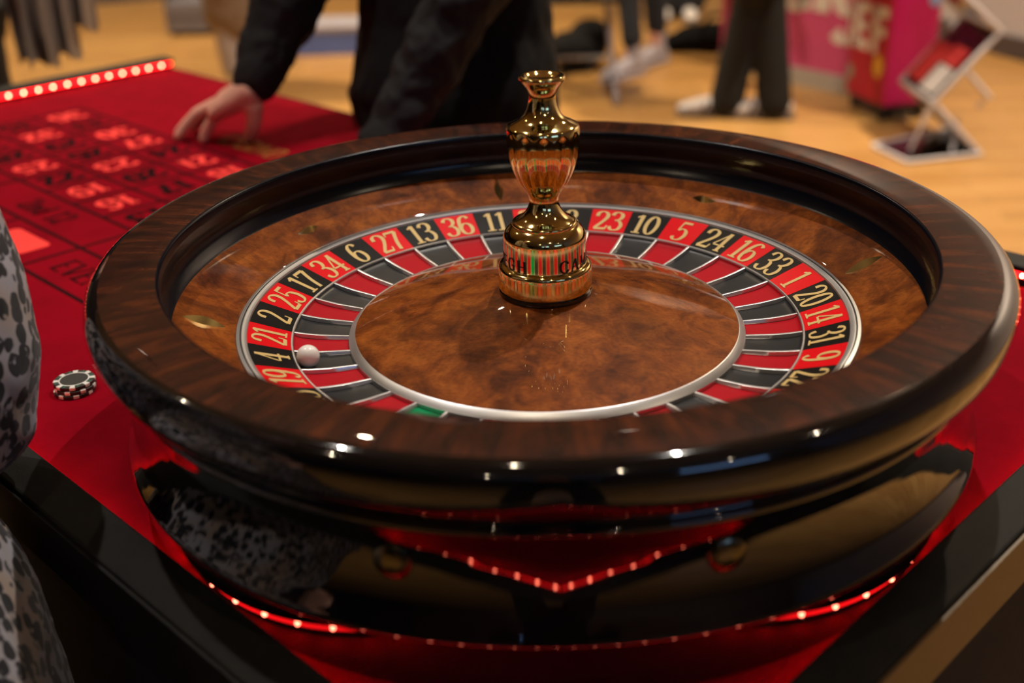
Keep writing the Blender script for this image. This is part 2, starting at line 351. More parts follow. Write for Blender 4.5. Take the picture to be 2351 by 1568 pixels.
def letter_mesh(name, txt, fn, height, th=0.0004, xs=1.0, gap=0.03, heavy=1.0):
    """fn(x, y, h) -> point on the surface, h above it"""
    qs, _ = text2d(txt, height, xs, gap, heavy); mb = MB()
    for q in qs:
        mb.hexa([fn(x, y, -th) for x, y in q] + [fn(x, y, th) for x, y in q])
    return mb.mesh(name, smooth=False)

# ------------------------------------------------------------------ the setting: a hall turned about 20 degrees
E1 = V((0.94, 0.34, 0)).normalized(); E2 = V((-E1.y, E1.x, 0)); HA = math.atan2(E1.y, E1.x)
X0, X1, Y0, Y1 = -8.5, 4.24, -6.5, 8.4
def hp(a, b_, z=0.0): return E1 * a + E2 * b_ + V((0, 0, z))
def struct(name, mb, mat, **k): return tag(mb.build(name, mat, smooth=False, **k), kind='structure')
fl = MB().box((X0, Y0, -0.06), (X1, Y1, 0.0)); struct('floor', fl, 'parquet', rz=HA)
struct('ceiling', MB().box((X0, Y0, CEIL), (X1, Y1, CEIL + 0.1)), 'ceiling_dark', rz=HA)
struct('wall_right', MB().box((X1, Y0, 0), (X1 + 0.12, Y1, CEIL)), 'plaster', rz=HA)
struct('wall_back', MB().box((X0, Y1, 0), (X1, Y1 + 0.12, CEIL)), 'wall_dark', rz=HA)
struct('wall_left', MB().box((X0 - 0.12, Y0, 0), (X0, Y1, CEIL)), 'wall_dark', rz=HA)
struct('wall_front', MB().box((X0, Y0 - 0.12, 0), (X1, Y0, CEIL)), 'wall_pale', rz=HA)
struct('baseboard_right', MB().box((X1 - 0.02, Y0, 0), (X1 - 0.001, Y1, 0.11)).box((X1 - 0.026, Y0, 0), (X1 - 0.001, Y1, 0.03)), 'skirting', rz=HA)
struct('baseboard_back', MB().box((X0, Y1 - 0.02, 0), (X1 - 0.03, Y1 - 0.001, 0.11)), 'skirting', rz=HA)
for k, (a, z0, z1) in enumerate(((-3.6, 3.0, 3.7), (0.7, 3.0, 3.7))):        # tall daylight windows behind the camera
    wf = struct('window_%d' % (k + 1), MB().box((a - 0.08, Y0 + 0.001, z0 - 0.08), (a + 2.48, Y0 + 0.05, z0)).box((a - 0.08, Y0 + 0.001, z1), (a + 2.48, Y0 + 0.05, z1 + 0.08)).box((a - 0.08, Y0 + 0.001, z0), (a, Y0 + 0.05, z1)).box((a + 2.4, Y0 + 0.001, z0), (a + 2.48, Y0 + 0.05, z1)), 'wall_dark', rz=HA)
    MB().box((a, Y0 + 0.001, z0), (a + 2.4, Y0 + 0.02, z1)).build('pane', 'window_glow', wf, smooth=False)
for i, (x, y, wt, colr, cone) in enumerate(LAMPS):
    t = empty('spot_lamp', (x, y, CEIL)); tag(t, 'black ceiling spot lamp shining down into the hall', 'lamp', 'ceiling spot lamps')
    MB().lathe([(0.0, 0.0), (0.05, 0.0), (0.05, -0.02), (0.012, -0.03), (0.012, -0.10), (0.06, -0.10), (0.065, -0.24), (0.055, -0.24), (0.05, -0.12), (0, -0.12)], 20).build('housing', 'black_metal', t)
    MB().lathe([(0.0, -0.205), (0.05, -0.205), (0.05, -0.20), (0, -0.20)], 20).build('lens', 'lamp_glow', t)
    ld = bpy.data.lights.new('lamp_beam', 'SPOT'); ld.energy = wt * 1.0; ld.color = colr; ld.spot_size = math.radians(cone * 1.5); ld.spot_blend = 0.7; ld.shadow_soft_size = 0.024
    lo = bpy.data.objects.new('lamp_beam', ld); C.objects.link(lo); lo.parent = t; lo.location = (0, 0, -0.26)

# ------------------------------------------------------------------ gaming table, frame (s, t): s along the layout away from the wheel, t towards the dealer
TU = V((-math.sqrt(.5), math.sqrt(.5), 0)); TV = V((math.sqrt(.5), math.sqrt(.5), 0))
def st(s, t, z=0.0): return TU * s + TV * t + V((0, 0, z))
RZT = math.radians(135)      # local x = TU, local y = -TV
IN = 0.3915; WID = 0.043; SFAR = 1.80; TDL = 0.645
table = empty('roulette_table', (0, 0, 0), 0); tag(table, 'roulette table with red felt layout, black rails and red light strips', 'table')
def stbox(mb, s0, s1, t0, t1, z0, z1): return mb.hexa([st(s0, t0, z0), st(s1, t0, z0), st(s1, t1, z0), st(s0, t1, z0), st(s0, t0, z1), st(s1, t0, z1), st(s1, t1, z1), st(s0, t1, z1)])
felt = stbox(MB(), -IN - 0.012, SFAR + 0.012, -IN - 0.012, TDL, FELT - 0.03, FELT).build('felt', 'felt_red', table, smooth=False)
LIP = 0.010
def rail(s0, s1, t0, t1, lip):
    ls0, ls1, lt0, lt1 = lip                       # how far the lower body stands back under the lip on each side
    o = stbox(stbox(MB(), s0, s1, t0, t1, RAIL - 0.008, RAIL), s0 + ls0, s1 - ls1, t0 + lt0, t1 - lt1, FELT - 0.005, RAIL - 0.008).build('rail', 'rail_top', table, smooth=False)
    bv = o.modifiers.new('bevel', 'BEVEL'); bv.width = 0.0025; bv.segments = 2; bv.limit_method = 'ANGLE'
    return o
rail(-IN - WID, SFAR, -IN - WID, -IN, (0, 0, 0, LIP)); rail(-IN - WID, -IN, -IN + 0.0005, TDL + WID, (0, LIP, 0, 0)); rail(SFAR, SFAR + WID, -IN - WID, TDL, (LIP, 0, 0, 0)); rail(-IN + 0.0005, 0.30, TDL, TDL + WID, (0, 0, LIP, 0))
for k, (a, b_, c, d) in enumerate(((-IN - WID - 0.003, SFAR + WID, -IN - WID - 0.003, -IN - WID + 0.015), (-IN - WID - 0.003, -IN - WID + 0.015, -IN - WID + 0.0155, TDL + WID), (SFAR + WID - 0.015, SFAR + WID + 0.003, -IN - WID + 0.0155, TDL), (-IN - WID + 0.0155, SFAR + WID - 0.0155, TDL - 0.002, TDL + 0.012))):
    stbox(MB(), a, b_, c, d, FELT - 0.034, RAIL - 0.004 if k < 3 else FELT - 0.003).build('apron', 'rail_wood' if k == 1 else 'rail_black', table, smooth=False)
for k, (a, b_, c, d) in enumerate(((-0.41, 1.80, -0.405, -0.40), (-0.41, -0.405, -0.399, 0.62), (1.795, 1.80, -0.399, 0.62), (-0.404, 1.794, 0.615, 0.62))):
    stbox(MB(), a, b_, c, d, 0.03, FELT - 0.0345).build('table_skirt', 'skirt_cloth', table, smooth=False)
for s_, t_ in ((-0.36, -0.36), (-0.36, 0.57), (1.75, -0.36), (1.75, 0.57)):
    MB().tube([st(s_, t_, 0.02), st(s_, t_, FELT - 0.031)], 0.022, n=12).build('leg', 'black_metal', table)
# light strips on the inner faces of the rails
led_me = MB().ball((0, 0, 0), 0.0028, 8).mesh('led'); led_me.materials.append(MAT['led_core'])
def strip(p0, p1, nrm, first):
    d = p1 - p0; L = d.length; d.normalize(); z0 = RAIL - 0.0145; n = nrm
    q = MB().hexa([p0 + V((0, 0, z0 - 0.004)), p1 + V((0, 0, z0 - 0.004)), p1 + n * 0.0015 + V((0, 0, z0 - 0.004)), p0 + n * 0.0015 + V((0, 0, z0 - 0.004)),
                   p0 + V((0, 0, z0 + 0.004)), p1 + V((0, 0, z0 + 0.004)), p1 + n * 0.0015 + V((0, 0, z0 + 0.004)), p0 + n * 0.0015 + V((0, 0, z0 + 0.004))])
    o = q.build('led_strip', 'led_tape', table, smooth=False); o['label'] = 'red light strip along the inside of the rail'
    k = 0
    while first + k * 0.0333 < L - 0.004:
        e = bpy.data.objects.new('led', led_me); C.objects.link(e); e.parent = o; e.location = p0 + d * (first + k * 0.0333) + n * 0.0024 + V((0, 0, z0)); k += 1
JI = IN + LIP - 0.0003
strip(st(-JI + 0.002, -JI), st(SFAR + LIP - 0.002, -JI), TV, 0.012)
strip(st(-JI, -JI + 0.004), st(-JI, TDL - 0.004), TU, 0.018)
strip(st(SFAR + LIP - 0.0003, -JI + 0.004), st(SFAR + LIP - 0.0003, TDL - 0.002), -TU, 0.014)
strip(st(-IN + 0.004, TDL + LIP - 0.0003), st(0.28, TDL + LIP - 0.0003), -TV, 0.02)
# printed layout
RS0, RP, CT0, CP = 0.456, 0.0975, 0.012, 0.1023
def line(s0, t0, s1, t1, w=0.0055):
    a, b_ = (s0 - w / 2, s1 + w / 2) if abs(t1 - t0) < 1e-6 else (s0 - w / 2, s0 + w / 2); c, d = (t0 - w / 2, t0 + w / 2) if abs(t1 - t0) < 1e-6 else (t0 + w / 2, t1 - w / 2)
    stbox(MB(), a, b_, c, d, FELT + 0.00005, FELT + 0.0006).build('layout_line', 'layout_dark', felt, smooth=False)
SE = RS0 + 12 * RP
for k in range(4): line(RS0, CT0 + k * CP, SE, CT0 + k * CP)
line(RS0, -0.074, SE, -0.074); line(RS0, -0.166, SE, -0.166)
for k in range(13): line(RS0 + k * RP, CT0, RS0 + k * RP, CT0 + 3 * CP)
for k in range(0, 13, 4): line(RS0 + k * RP, -0.074, RS0 + k * RP, CT0)
for k in range(0, 13, 2): line(RS0 + k * RP, -0.166, RS0 + k * RP, -0.074)
REDS = {1, 3, 5, 7, 9, 12, 14, 16, 18, 19, 21, 23, 25, 27, 30, 32, 34, 36}
def feltfn(s, t, up, rt): return lambda x, y, h: st(s, t, FELT + 0.0004 + h) + rt * x + up * y
for n in range(1, 37):
    s, t = RS0 + ((n - 1) // 3 + 0.5) * RP, CT0 + ((n - 1) % 3 + 0.5) * CP
    if st(s, t).length < 0.36: continue
    link('layout_numeral', letter_mesh('layout_numeral', str(n), feltfn(s, t, -TU, -TV), 0.054, 0.0003, 1.05, 0.08, 1.6 if n in REDS else 1.9), 'layout_red' if n in REDS else 'layout_dark', felt)
for txt, s, t, hgt in (('1st 12', RS0 + 2 * RP, -0.031, 0.042), ('2nd 12', RS0 + 6 * RP, -0.031, 0.042), ('3rd 12', RS0 + 10 * RP, -0.031, 0.042), ('EVEN', RS0 + 3 * RP, -0.12, 0.04), ('ODD', RS0 + 9 * RP, -0.12, 0.04)):
    link('layout_lettering', letter_mesh('layout_lettering', txt, feltfn(s, t, TV, -TU), hgt, 0.0003, 1.0, 0.07, 1.1), 'layout_dark', felt)
link('gold_lettering', letter_mesh('gold_lettering', 'CASINO', feltfn(1.095, 0.385, TV, -TU), 0.05, 0.0003, 0.85, 0.05, 1.1), 'layout_gold', felt)['label'] = 'gold lettering printed on the felt'
def rrect(cs, ct, hs, ht, r, mat, name):
    P = []
    for qx, qy, a0 in ((1, 1, 0), (-1, 1, 90), (-1, -1, 180), (1, -1, 270)):
        for k in range(6):
            a = math.radians(a0 + 18 * k); P.append((cs + qx * (hs - r) + r * math.cos(a), ct + qy * (ht - r) + r * math.sin(a)))
    mb = MB(); nP = len(P); mb.add([st(a, b_, FELT + 0.0002) for a, b_ in P] + [st(a, b_, FELT + 0.0008) for a, b_ in P], [tuple(range(nP, 2 * nP))] + [(i, (i + 1) % nP, nP + (i + 1) % nP, nP + i) for i in range(nP)])
    mb.build(name, mat, felt, smooth=False)
rrect(RS0 + 5 * RP, -0.122, 0.055, 0.026, 0.010, 'layout_red', 'red_bet_panel'); rrect(RS0 + 7 * RP, -0.122, 0.055, 0.026, 0.010, 'layout_dark', 'black_bet_panel')

# ------------------------------------------------------------------ roulette wheel
wheel = empty('roulette', (0, 0, ZW)); tag(wheel, 'large roulette wheel in dark burl wood with brass turret', 'roulette wheel')
NSEG = 192
MB().lathe(fine([(.350, .0868), (.36, .0873), (.374, .0875), (.388, .0873), (.3975, .0866)], 3), NSEG).build('rim_top', 'burl_rim', wheel)
MB().lathe(fine([(.3975, .0866), (.403, .0852), (.408, .0810), (.4115, .0740), (.4122, .0650), (.4110, .0560), (.4075, .0475), (.4010, .0420), (.3940, .0400)], 4) + fine([(.3940, .0400), (.3875, .0375), (.3850, .0320), (.3870, .0270)], 3)[1:] + fine([(.3870, .0270), (.3905, .0250), (.3908, .0215), (.3900, .0190)], 3)[1:]
           + fine([(.3900, .0190), (.3868, .0100), (.3845, .0020), (.3834, -.0060), (.3830, -.0140), (.3836, -.0240), (.3854, -.0350), (.3886, -.0460), (.3925, -.0545), (.3958, -.0605)], 5)[1:] + fine([(.3958, -.0605), (.3972, -.0645), (.3958, -.0690), (.3915, -.0710)], 4)[1:] + [(.3892, -.0722)] + fine([(.3892, -.0722), (.3890, -.0900), (.3886, -.1120), (.3870, -.1175)], 3)[1:] + [(.30, -.1178), (.0, -.1178)], NSEG).build('bowl', 'black_lacquer', wheel)
MB().lathe(fine([(.350, .0868), (.3482, .0860), (.3472, .0835), (.3465, .0770)], 3) + fine([(.3465, .0770), (.3490, .0680), (.3520, .0590), (.3515, .0510), (.3485, .0445), (.3455, .0400), (.3440, .0383)], 4)[1:], NSEG).build('ball_track', 'track_black', wheel)
MB().lathe(fine([(.3462, .0392), (.330, .0318), (.310, .0236), (.2918, .0166)], 3) + [(.2905, .0150)], NSEG).build('stator', 'burl_cone', wheel)
for k in range(8):                                              # brass ball deflectors, alternately along and across
    a = math.radians(8.2 + 45 * k); r0, z0 = 0.319, 0.0273; er = V((math.cos(a), math.sin(a), 0)); et = V((-math.sin(a), math.cos(a), 0)); slope = 0.385
    er = (er + V((0, 0, slope))).normalized(); nn = er.cross(et).normalized(); nn = nn if nn.z > 0 else -nn; ctr = V((r0 * math.cos(a), r0 * math.sin(a), z0))
    la, lb = (er, et) if k % 2 == 0 else (et, er); hl, hw, hh = (0.0225, 0.0062, 0.0065) if k % 2 == 0 else (0.0165, 0.0062, 0.0065); mb = MB(); M_, N_ = 12, 8; vs = []; fs = []
    for i in range(M_ + 1):
        u = -1 + 2 * i / M_; wd = hw * (1 - abs(u) ** 1.7)
        for j in range(N_ + 1):
            q = -1 + 2 * j / N_; vs.append(ctr + la * (u * hl) + lb * (q * wd) + nn * (hh * (1 - abs(q)) * (1 - abs(u) ** 1.7) - 0.0008))
    for i in range(M_):
        for j in range(N_): fs.append((i * (N_ + 1) + j, (i + 1) * (N_ + 1) + j, (i + 1) * (N_ + 1) + j + 1, i * (N_ + 1) + j + 1))
    MB().add(vs, fs).build('deflector', 'brass_satin', wheel, angle=50)
for ad in (-107.8, -73.3):                                      # brass knobs on the front of the bowl
    a = math.radians(ad); o = MB().lathe([(0, 0.0052), (0.006, 0.0049), (0.011, 0.0040), (0.0138, 0.002), (0.0142, 0.0), (0.012, -0.004)], 24).build('brass_knob', 'brass_knob', wheel)
    o.matrix_local = Matrix.Translation(V((math.cos(a), math.sin(a), 0)) * 0.3830 + V((0, 0, -0.012))) @ V((math.cos(a), math.sin(a), 0)).to_track_quat('Z', 'Y').to_matrix().to_4x4()
# rotor
MB().lathe([(.2905, .0150), (.2900, .0172), (.2872, .0178), (.2868, .0172)], NSEG).build('outer_ring', 'silver', wheel)
MB().lathe([(.2868, .0172), (.2866, .0166), (.2858, .0166), (.2856, .0171)], NSEG).build('ring_groove', 'groove_dark', wheel)
MB().lathe([(.2856, .0171), (.2850, .0173), (.2808, .0158), (.2803, .0137)], NSEG).build('inner_ring', 'silver', wheel)
SEQ = [0, 32, 15, 19, 4, 21, 2, 25, 17, 34, 6, 27, 13, 36, 11, 30, 8, 23, 10, 5, 24, 16, 33, 1, 20, 14, 31, 9, 22, 18, 29, 7, 28, 12, 35, 3, 26]
TH0 = math.radians(237.233); DA = 2 * PI / 37
RO, ZO, RI, ZI = .2804, .0140, .2424, .0006
tile_me = {}; pock_me = {}
for key in ('red', 'black', 'green'):
    tile_me[key] = MB().lathe([(RI, ZI), (RO, ZO), (RO, ZO - .004), (RI, ZI - .004)], 6, closed=True, a0=-DA / 2 + .0006, a1=DA / 2 - .0006).mesh('number_tile', smooth=False); tile_me[key].materials.append(MAT['tile_' + key])
    pp = fine([(.2403, -.0008), (.2392, -.0030), (.2340, -.0052), (.2240, -.0072), (.2100, -.0088), (.1980, -.0097), (.1910, -.0100), (.1886, -.0101)], 2)
    pock_me[key] = MB().lathe(pp + [(.1886, -.0150), (.2403, -.0150)], 6, closed=True, a0=-DA / 2 + .0003, a1=DA / 2 - .0003).mesh('pocket', angle=40); pock_me[key].materials.append(MAT['pocket_' + key])
fret = MB(); fp = fine([(.2400, .0004), (.2300, -.0018), (.2150, -.0042), (.2000, -.0056), (.1890, -.0066)], 2)
for hw, flip in ((.0013, 1),):
    vs = []; 
    for r, z in fp: vs += [(r, -hw * 1.25, -.0125), (r, -hw, z - .0003), (r, -hw * .7, z), (r, hw * .7, z), (r, hw, z - .0003), (r, hw * 1.25, -.0125)]
    fs = [(i * 6 + j, i * 6 + j + 1, i * 6 + j + 7, i * 6 + j + 6) for i in range(len(fp) - 1) for j in range(5)]
    fret.add(vs, fs)
fret_me = fret.mesh('fret', angle=50); fret_me.materials.append(MAT['fret_metal'])
def tilefn(a):
    sl = (ZO - ZI) / (RO - RI); rc = (RO + RI) / 2; zc = (ZO + ZI) / 2; cs = 1 / math.sqrt(1 + sl * sl)
    def fn(x, y, h):
        r = rc + y * cs; an = a - x / rc * (rc / (rc + 0.35 * y)); p = V((r * math.cos(an), r * math.sin(an), zc + y * cs * sl))
        return p + V((-sl * math.cos(an), -sl * math.sin(an), 1)).normalized() * (h + 0.0003)
    return fn
num_cache = {}
for i, n in enumerate(SEQ):
    a = TH0 - i * DA; key = 'green' if n == 0 else ('red' if n in REDS else 'black')
    o = link('number_tile', tile_me[key], None, wheel, rz=a); o['label'] = '%s number tile reading %d' % (key, n)
    me = letter_mesh('numeral', str(n), tilefn(0.0), 0.0328, 0.00022, 0.94, 0.025, 1.1)
    link('numeral', me, 'numeral_gold', o)
    p_ = link('pocket', pock_me[key], None, wheel, rz=a); p_['label'] = '%s ball pocket below number %d' % (key, n)
    link('fret', fret_me, None, wheel, rz=a - DA / 2)
MB().lathe([(.2426, -.004), (.2425, .0007), (.2420, .0013), (.2408, .0013), (.2402, .0006), (.2402, -.013)], NSEG).build('pocket_ring', 'silver', wheel)
MB().lathe([(.1893, -.013), (.1890, -.0064), (.1884, -.0060), (.1836, -.0010), (.1828, -.0008), (.1822, -.0016)], NSEG).build('cone_ring', 'silver', wheel)
MB().lathe(fine([(.1830, -.0014), (.160, .0042), (.130, .0108), (.100, .0176), (.070, .0240), (.046, .0290), (.030, .0310)], 3) + [(0, .0312)], NSEG).build('cone', 'burl_cone', wheel)
MB().lathe([(.0425, .0290), (.0440, .0300), (.0440, .0335), (.0425, .0352)], 64).build('turret_washer', 'black_lacquer', wheel)
body = fine([(.0405, .0345), (.0436, .0352), (.0442, .0368)], 3) + [(.0442, .0374), (.0442, .0530)] + fine([(.0442, .0540), (.0438, .0562), (.0426, .0580), (.0410, .0589), (.0392, .0594)], 3) + [(.0388, .0597), (.0386, .0600), (.0386, .0604), (.0386, .0610), (.0386, .0720), (.0386, .0830), (.0386, .0836), (.0386, .0840)] + fine([(.0386, .0840), (.0382, .0870), (.0360, .0915), (.0325, .0950), (.0300, .0966)], 3)[1:] + fine([(.0300, .0966), (.0302, .0985), (.0290, .1000), (.0272, .1003)], 3)[1:] + fine([(.0272, .1003), (.0215, .1040), (.0168, .1095), (.0140, .1160), (.0134, .1210), (.0150, .1262), (.0190, .1322), (.0240, .1400), (.0284, .1500), (.0314, .1610), (.0330, .1730), (.0334, .1830), (.0330, .1868)], 4)[1:]
shoulder = fine([(.0330, .1868), (.0318, .1893), (.0275, .1918), (.0220, .1945), (.0172, .1988), (.0138, .2050), (.0121, .2120), (.0124, .2180), (.0150, .2235)], 4) + fine([(.0150, .2235), (.0180, .2270), (.0203, .2300), (.0208, .2318), (.0200, .2334), (.0180, .2340), (.0155, .2336)], 3)[1:] + fine([(.0155, .2336), (.0130, .2318), (.0090, .2306), (.0, .2302)], 3)[1:]
def flute(r, z, a):
    g = max(0.0, min(1.0, (z - .127) / .010)) * max(0.0, min(1.0, (.1868 - z) / .005))
    ph = (a / (2 * PI) * 12) % 1.0; lob = abs(math.sin(PI * ph)) ** 0.8
    return r * (1 - 0.055 * g * (1 - lob))
turret = MB().lathe(body, 144, rad=flute).build('turret', 'brass', wheel, angle=35); turret['label'] = 'polished brass vase-shaped turret'
MB().lathe(shoulder, 72).build('turret_neck', 'brass', wheel, angle=50)
def turfn(a):
    return lambda x, y, h: V(((.0386 + h) * math.cos(a + x / .0386), (.0386 + h) * math.sin(a + x / .0386), .0662 + y))
_, tw = text2d('CAMMEGH', 0.0116, 1.17, 0.22)
for a in (-26.0, 154.0):
    aa = math.radians(-90 + 18) + tw / 2 / .0386 + (PI if a > 0 else 0)
    link('lettering', letter_mesh('lettering', 'CAMMEGH', turfn(aa), 0.0116, 0.00035, 1.17, 0.22, 1.6), 'engraving', turret)['label'] = 'black engraved maker name around the brass base'
ba = math.radians(-161.76)
ball = MB().ball((0, 0, 0), 0.0105, 32).build('roulette_ball', 'ivory', None, loc=(-0.2170, -0.0760, ZW + 0.0038)); tag(ball, 'small white ball resting in the black pocket of number four', 'ball')

# ------------------------------------------------------------------ chips
def chip(k, label):
    c0 = st(0.434, -0.288, FELT + 0.0003 + k * 0.0043) + V((0.001 * (k % 2), 0.0015 * k, 0)); t = empty('casino_chip', c0, 0.4 + 0.31 * k); tag(t, label, 'chip', 'stack of chips beside the wheel'); r, h = 0.0218, 0.0041
    MB().lathe([(0, 0), (r - .0006, 0), (r, .0006), (r, h - .0006), (r - .0006, h), (0, h)], 48).build('chip_body', 'chip_black', t)
    for q in range(8):
        a = q * PI / 4; MB().lathe([(r - .0055, h + .00006), (r - .0004, h + .00006), (r + .00012, h - .0007), (r + .00012, .0007), (r - .0004, -.00006), (r - .0055, -.00006)], 4, closed=True, a0=a - .135, a1=a + .135).build('edge_spot', 'chip_white', t, smooth=False)
        MB().lathe([(r - .0052, h + .00008), (r - .0012, h + .00008), (r - .0012, h - .001), (r - .0052, h - .001)], 3, closed=True, a0=a + .26, a1=a + .36).build('edge_mark', 'chip_green', t, smooth=False)
    MB().lathe([(.0148, h), (.0150, h + .00016), (.0160, h + .00016), (.0162, h)], 48).build('inlay_ring', 'chip_white', t)
    MB().lathe([(.0148, h + .00004), (.0, h + .00004)], 48).build('inlay', 'groove_dark', t)
chip(0, 'bottom chip of the black and white stack on the felt'); chip(1, 'middle chip of the black and white stack on the felt'); chip(2, 'topmost black, white and green casino chip of the stack')

# ------------------------------------------------------------------ people
def remesh(o, vox, smooth=4, disp=0.0, dscale=0.08):
    r = o.modifiers.new('remesh', 'REMESH'); r.mode = 'VOXEL'; r.voxel_size = vox; r.use_smooth_shade = True
    sm = o.modifiers.new('smooth', 'SMOOTH'); sm.factor = 0.5; sm.iterations = smooth
    if disp:
        tx = bpy.data.textures.new('folds', 'CLOUDS'); tx.noise_scale = dscale; tx.noise_depth = 2
        d = o.modifiers.new('folds', 'DISPLACE'); d.texture = tx; d.strength = disp; d.texture_coords = 'GLOBAL'; d.mid_level = 0.5
    return o
def stand(loc, head, h=1.74, stride=0.0, spread=0.1, lean=0.0):
    """joints of a standing figure in world space; head = heading in degrees (0 looks along +y)"""
    a = math.radians(head); k = h / 1.75; fw = V((-math.sin(a), math.cos(a), 0)); rt = V((math.cos(a), math.sin(a), 0)); o = V((loc[0], loc[1], 0))
    def P(x, y, z): return o + rt * (x * k) + fw * (y * k) + V((0, 0, z * k))
    J = dict(fw=fw, rt=rt, pelvis=P(0, 0, .95), waist=P(0, .01 + lean * .3, 1.12), chest=P(0, .01 + lean, 1.30), neck=P(0, lean * 1.2, 1.46), head=P(0, .035 + lean * 1.5, 1.62), k=k)
    for s_, n in ((-1, 'L'), (1, 'R')):
        J['sh' + n] = P(.175 * s_, lean, 1.42); J['el' + n] = P(.25 * s_, -.02 + lean * .6, 1.14); J['wr' + n] = P(.26 * s_, .07 + lean * .5, .90)
        J['hip' + n] = P(.088 * s_, 0, .92); J['kn' + n] = P((.05 + spread * .5) * s_, .03 + stride * s_ * .5, .50); J['an' + n] = P(spread * s_, stride * s_, .09); J['to' + n] = P(spread * s_ * 1.12, .15 + stride * s_, .035)
    return J
def hand_default(mb, wr, fdir, pal, s_):
    """relaxed hand: palm and five bent fingers"""
    f = fdir.normalized(); p = (pal - f * pal.dot(f)).normalized(); sd = f.cross(p) * s_
    mb.tube([wr, wr + f * .05, wr + f * .095], [(.028, .018), (.040, .015), (.040, .013)], sd)
    for q, (off, ln) in enumerate(((-.029, .070), (-.010, .080), (.010, .074), (.028, .058))):
        b0 = wr + f * .09 + sd * off; mb.tube([b0, b0 + f * ln * .45 + p * .004, b0 + f * ln * .78 + p * .018, b0 + f * ln * .92 + p * .036], [.0095, .009, .0085, .0075], sd, 8)
    b0 = wr + f * .035 - sd * .026; mb.tube([b0, b0 + f * .03 - sd * .022 + p * .008, b0 + f * .062 - sd * .026 + p * .018], [.013, .0105, .009], sd, 8)
def head_mesh(mb, J):
    fw, rt, h = J['fw'], J['rt'], J['head']; M3 = Matrix((rt, fw, V((0, 0, 1)))).transposed()
    mb.ball(h, (.073, .092, .112), 20, M3); mb.ball(h + fw * .03 - V((0, 0, .06)), (.052, .055, .05), 14, M3)
    mb.tube([h + fw * .088 + V((0, 0, .02)), h + fw * .108 - V((0, 0, .018))], [.009, .014], rt, 8)
    for s_ in (-1, 1): mb.ball(h + rt * (.073 * s_) - V((0, 0, .005)), (.010, .020, .030), 10, M3)
def person(name, label, J, skin_vox=0.008, hair='hair_brown', top=None, trousers=None, shoes=None, hands=True, hand_fn=None, group=None):
    root = empty(name, (J['pelvis'].x, J['pelvis'].y, 0)); tag(root, label, 'person', group); inv = Matrix.Translation(-root.location); rt, fw = J['rt'], J['fw']
    def part(mb, nm, mat, vox, smooth=4, disp=0.0, ds=.08, parent=root):
        mb.v = [tuple(inv @ V(p)) for p in mb.v]; o = link(nm, mb.mesh(nm), mat, parent)
        return remesh(o, vox, smooth, disp, ds) if vox else o
    b = MB(); b.tube([J['pelvis'] - V((0, 0, .04)), J['pelvis'] + V((0, 0, .06)), J['waist'], J['chest'], J['neck'] - V((0, 0, .05))], [(.145, .095), (.145, .095), (.125, .085), (.155, .095), (.11, .065)], rt, 18)
    b.tube([J['neck'] - V((0, 0, .05)), J['neck'] + V((0, 0, .06)), J['head'] - V((0, 0, .03))], [.058, .052, .050], rt); head_mesh(b, J)
    for n, s_ in (('L', -1), ('R', 1)):
        sh, el, wr = J['sh' + n], J['el' + n], J['wr' + n]
        b.tube([J['chest'].lerp(sh, .55) + V((0, 0, .02)), sh, sh.lerp(el, .35), el, el.lerp(wr, .3), wr], [.060, .056, .047, .038, .040, .027], rt)
        b.tube([J['hip' + n], J['hip' + n].lerp(J['kn' + n], .4), J['kn' + n], J['kn' + n].lerp(J['an' + n], .3), J['an' + n]], [.085, .075, .052, .053, .036], rt)
        b.tube([J['an' + n] - fw * .03 - V((0, 0, .045)), J['an' + n].lerp(J['to' + n], .5) - V((0, 0, .02)), J['to' + n] - V((0, 0, .008))], [(.030, .030), (.036, .026), (.032, .016)], rt)
        if hand_fn: hand_fn(b, n)
        elif hands: hand_default(b, wr, wr - el, -rt * s_, s_ * -1)
    part(b, 'body', 'skin', skin_vox)
    h = J['head']; M3 = Matrix((rt, fw, V((0, 0, 1)))).transposed()
    hb = MB(); hb.ball(h - fw * .014 + V((0, 0, .026)), (.083, .092, .100), 20, M3); hb.tube([h - fw * .06, h - fw * .065 - V((0, 0, .10))], [(.07, .04), (.06, .03)], rt)
    part(hb, 'hair', hair, 0.009, 3, 0.012, .02)
    for s_ in (-1, 1):
        e = MB().ball(h + fw * .080 + rt * (.031 * s_) + V((0, 0, .012)), .0125, 12); eo = part(e, 'eye', 'eye_white', 0)
        part(MB().ball(h + fw * .0885 + rt * (.031 * s_) + V((0, 0, .012)), (.006, .006, .006), 8), 'iris', 'iris', 0, parent=eo)
    part(MB().tube([h + fw * .088 - rt * .022 - V((0, 0, .052)), h + fw * .094 - V((0, 0, .054)), h + fw * .088 + rt * .022 - V((0, 0, .052))], [.004, .007, .004], rt, 8), 'lips', 'lip', 0)
    if top: top(part, J)
    if trousers: trousers(part, J)
    if shoes: shoes(part, J)
    return root
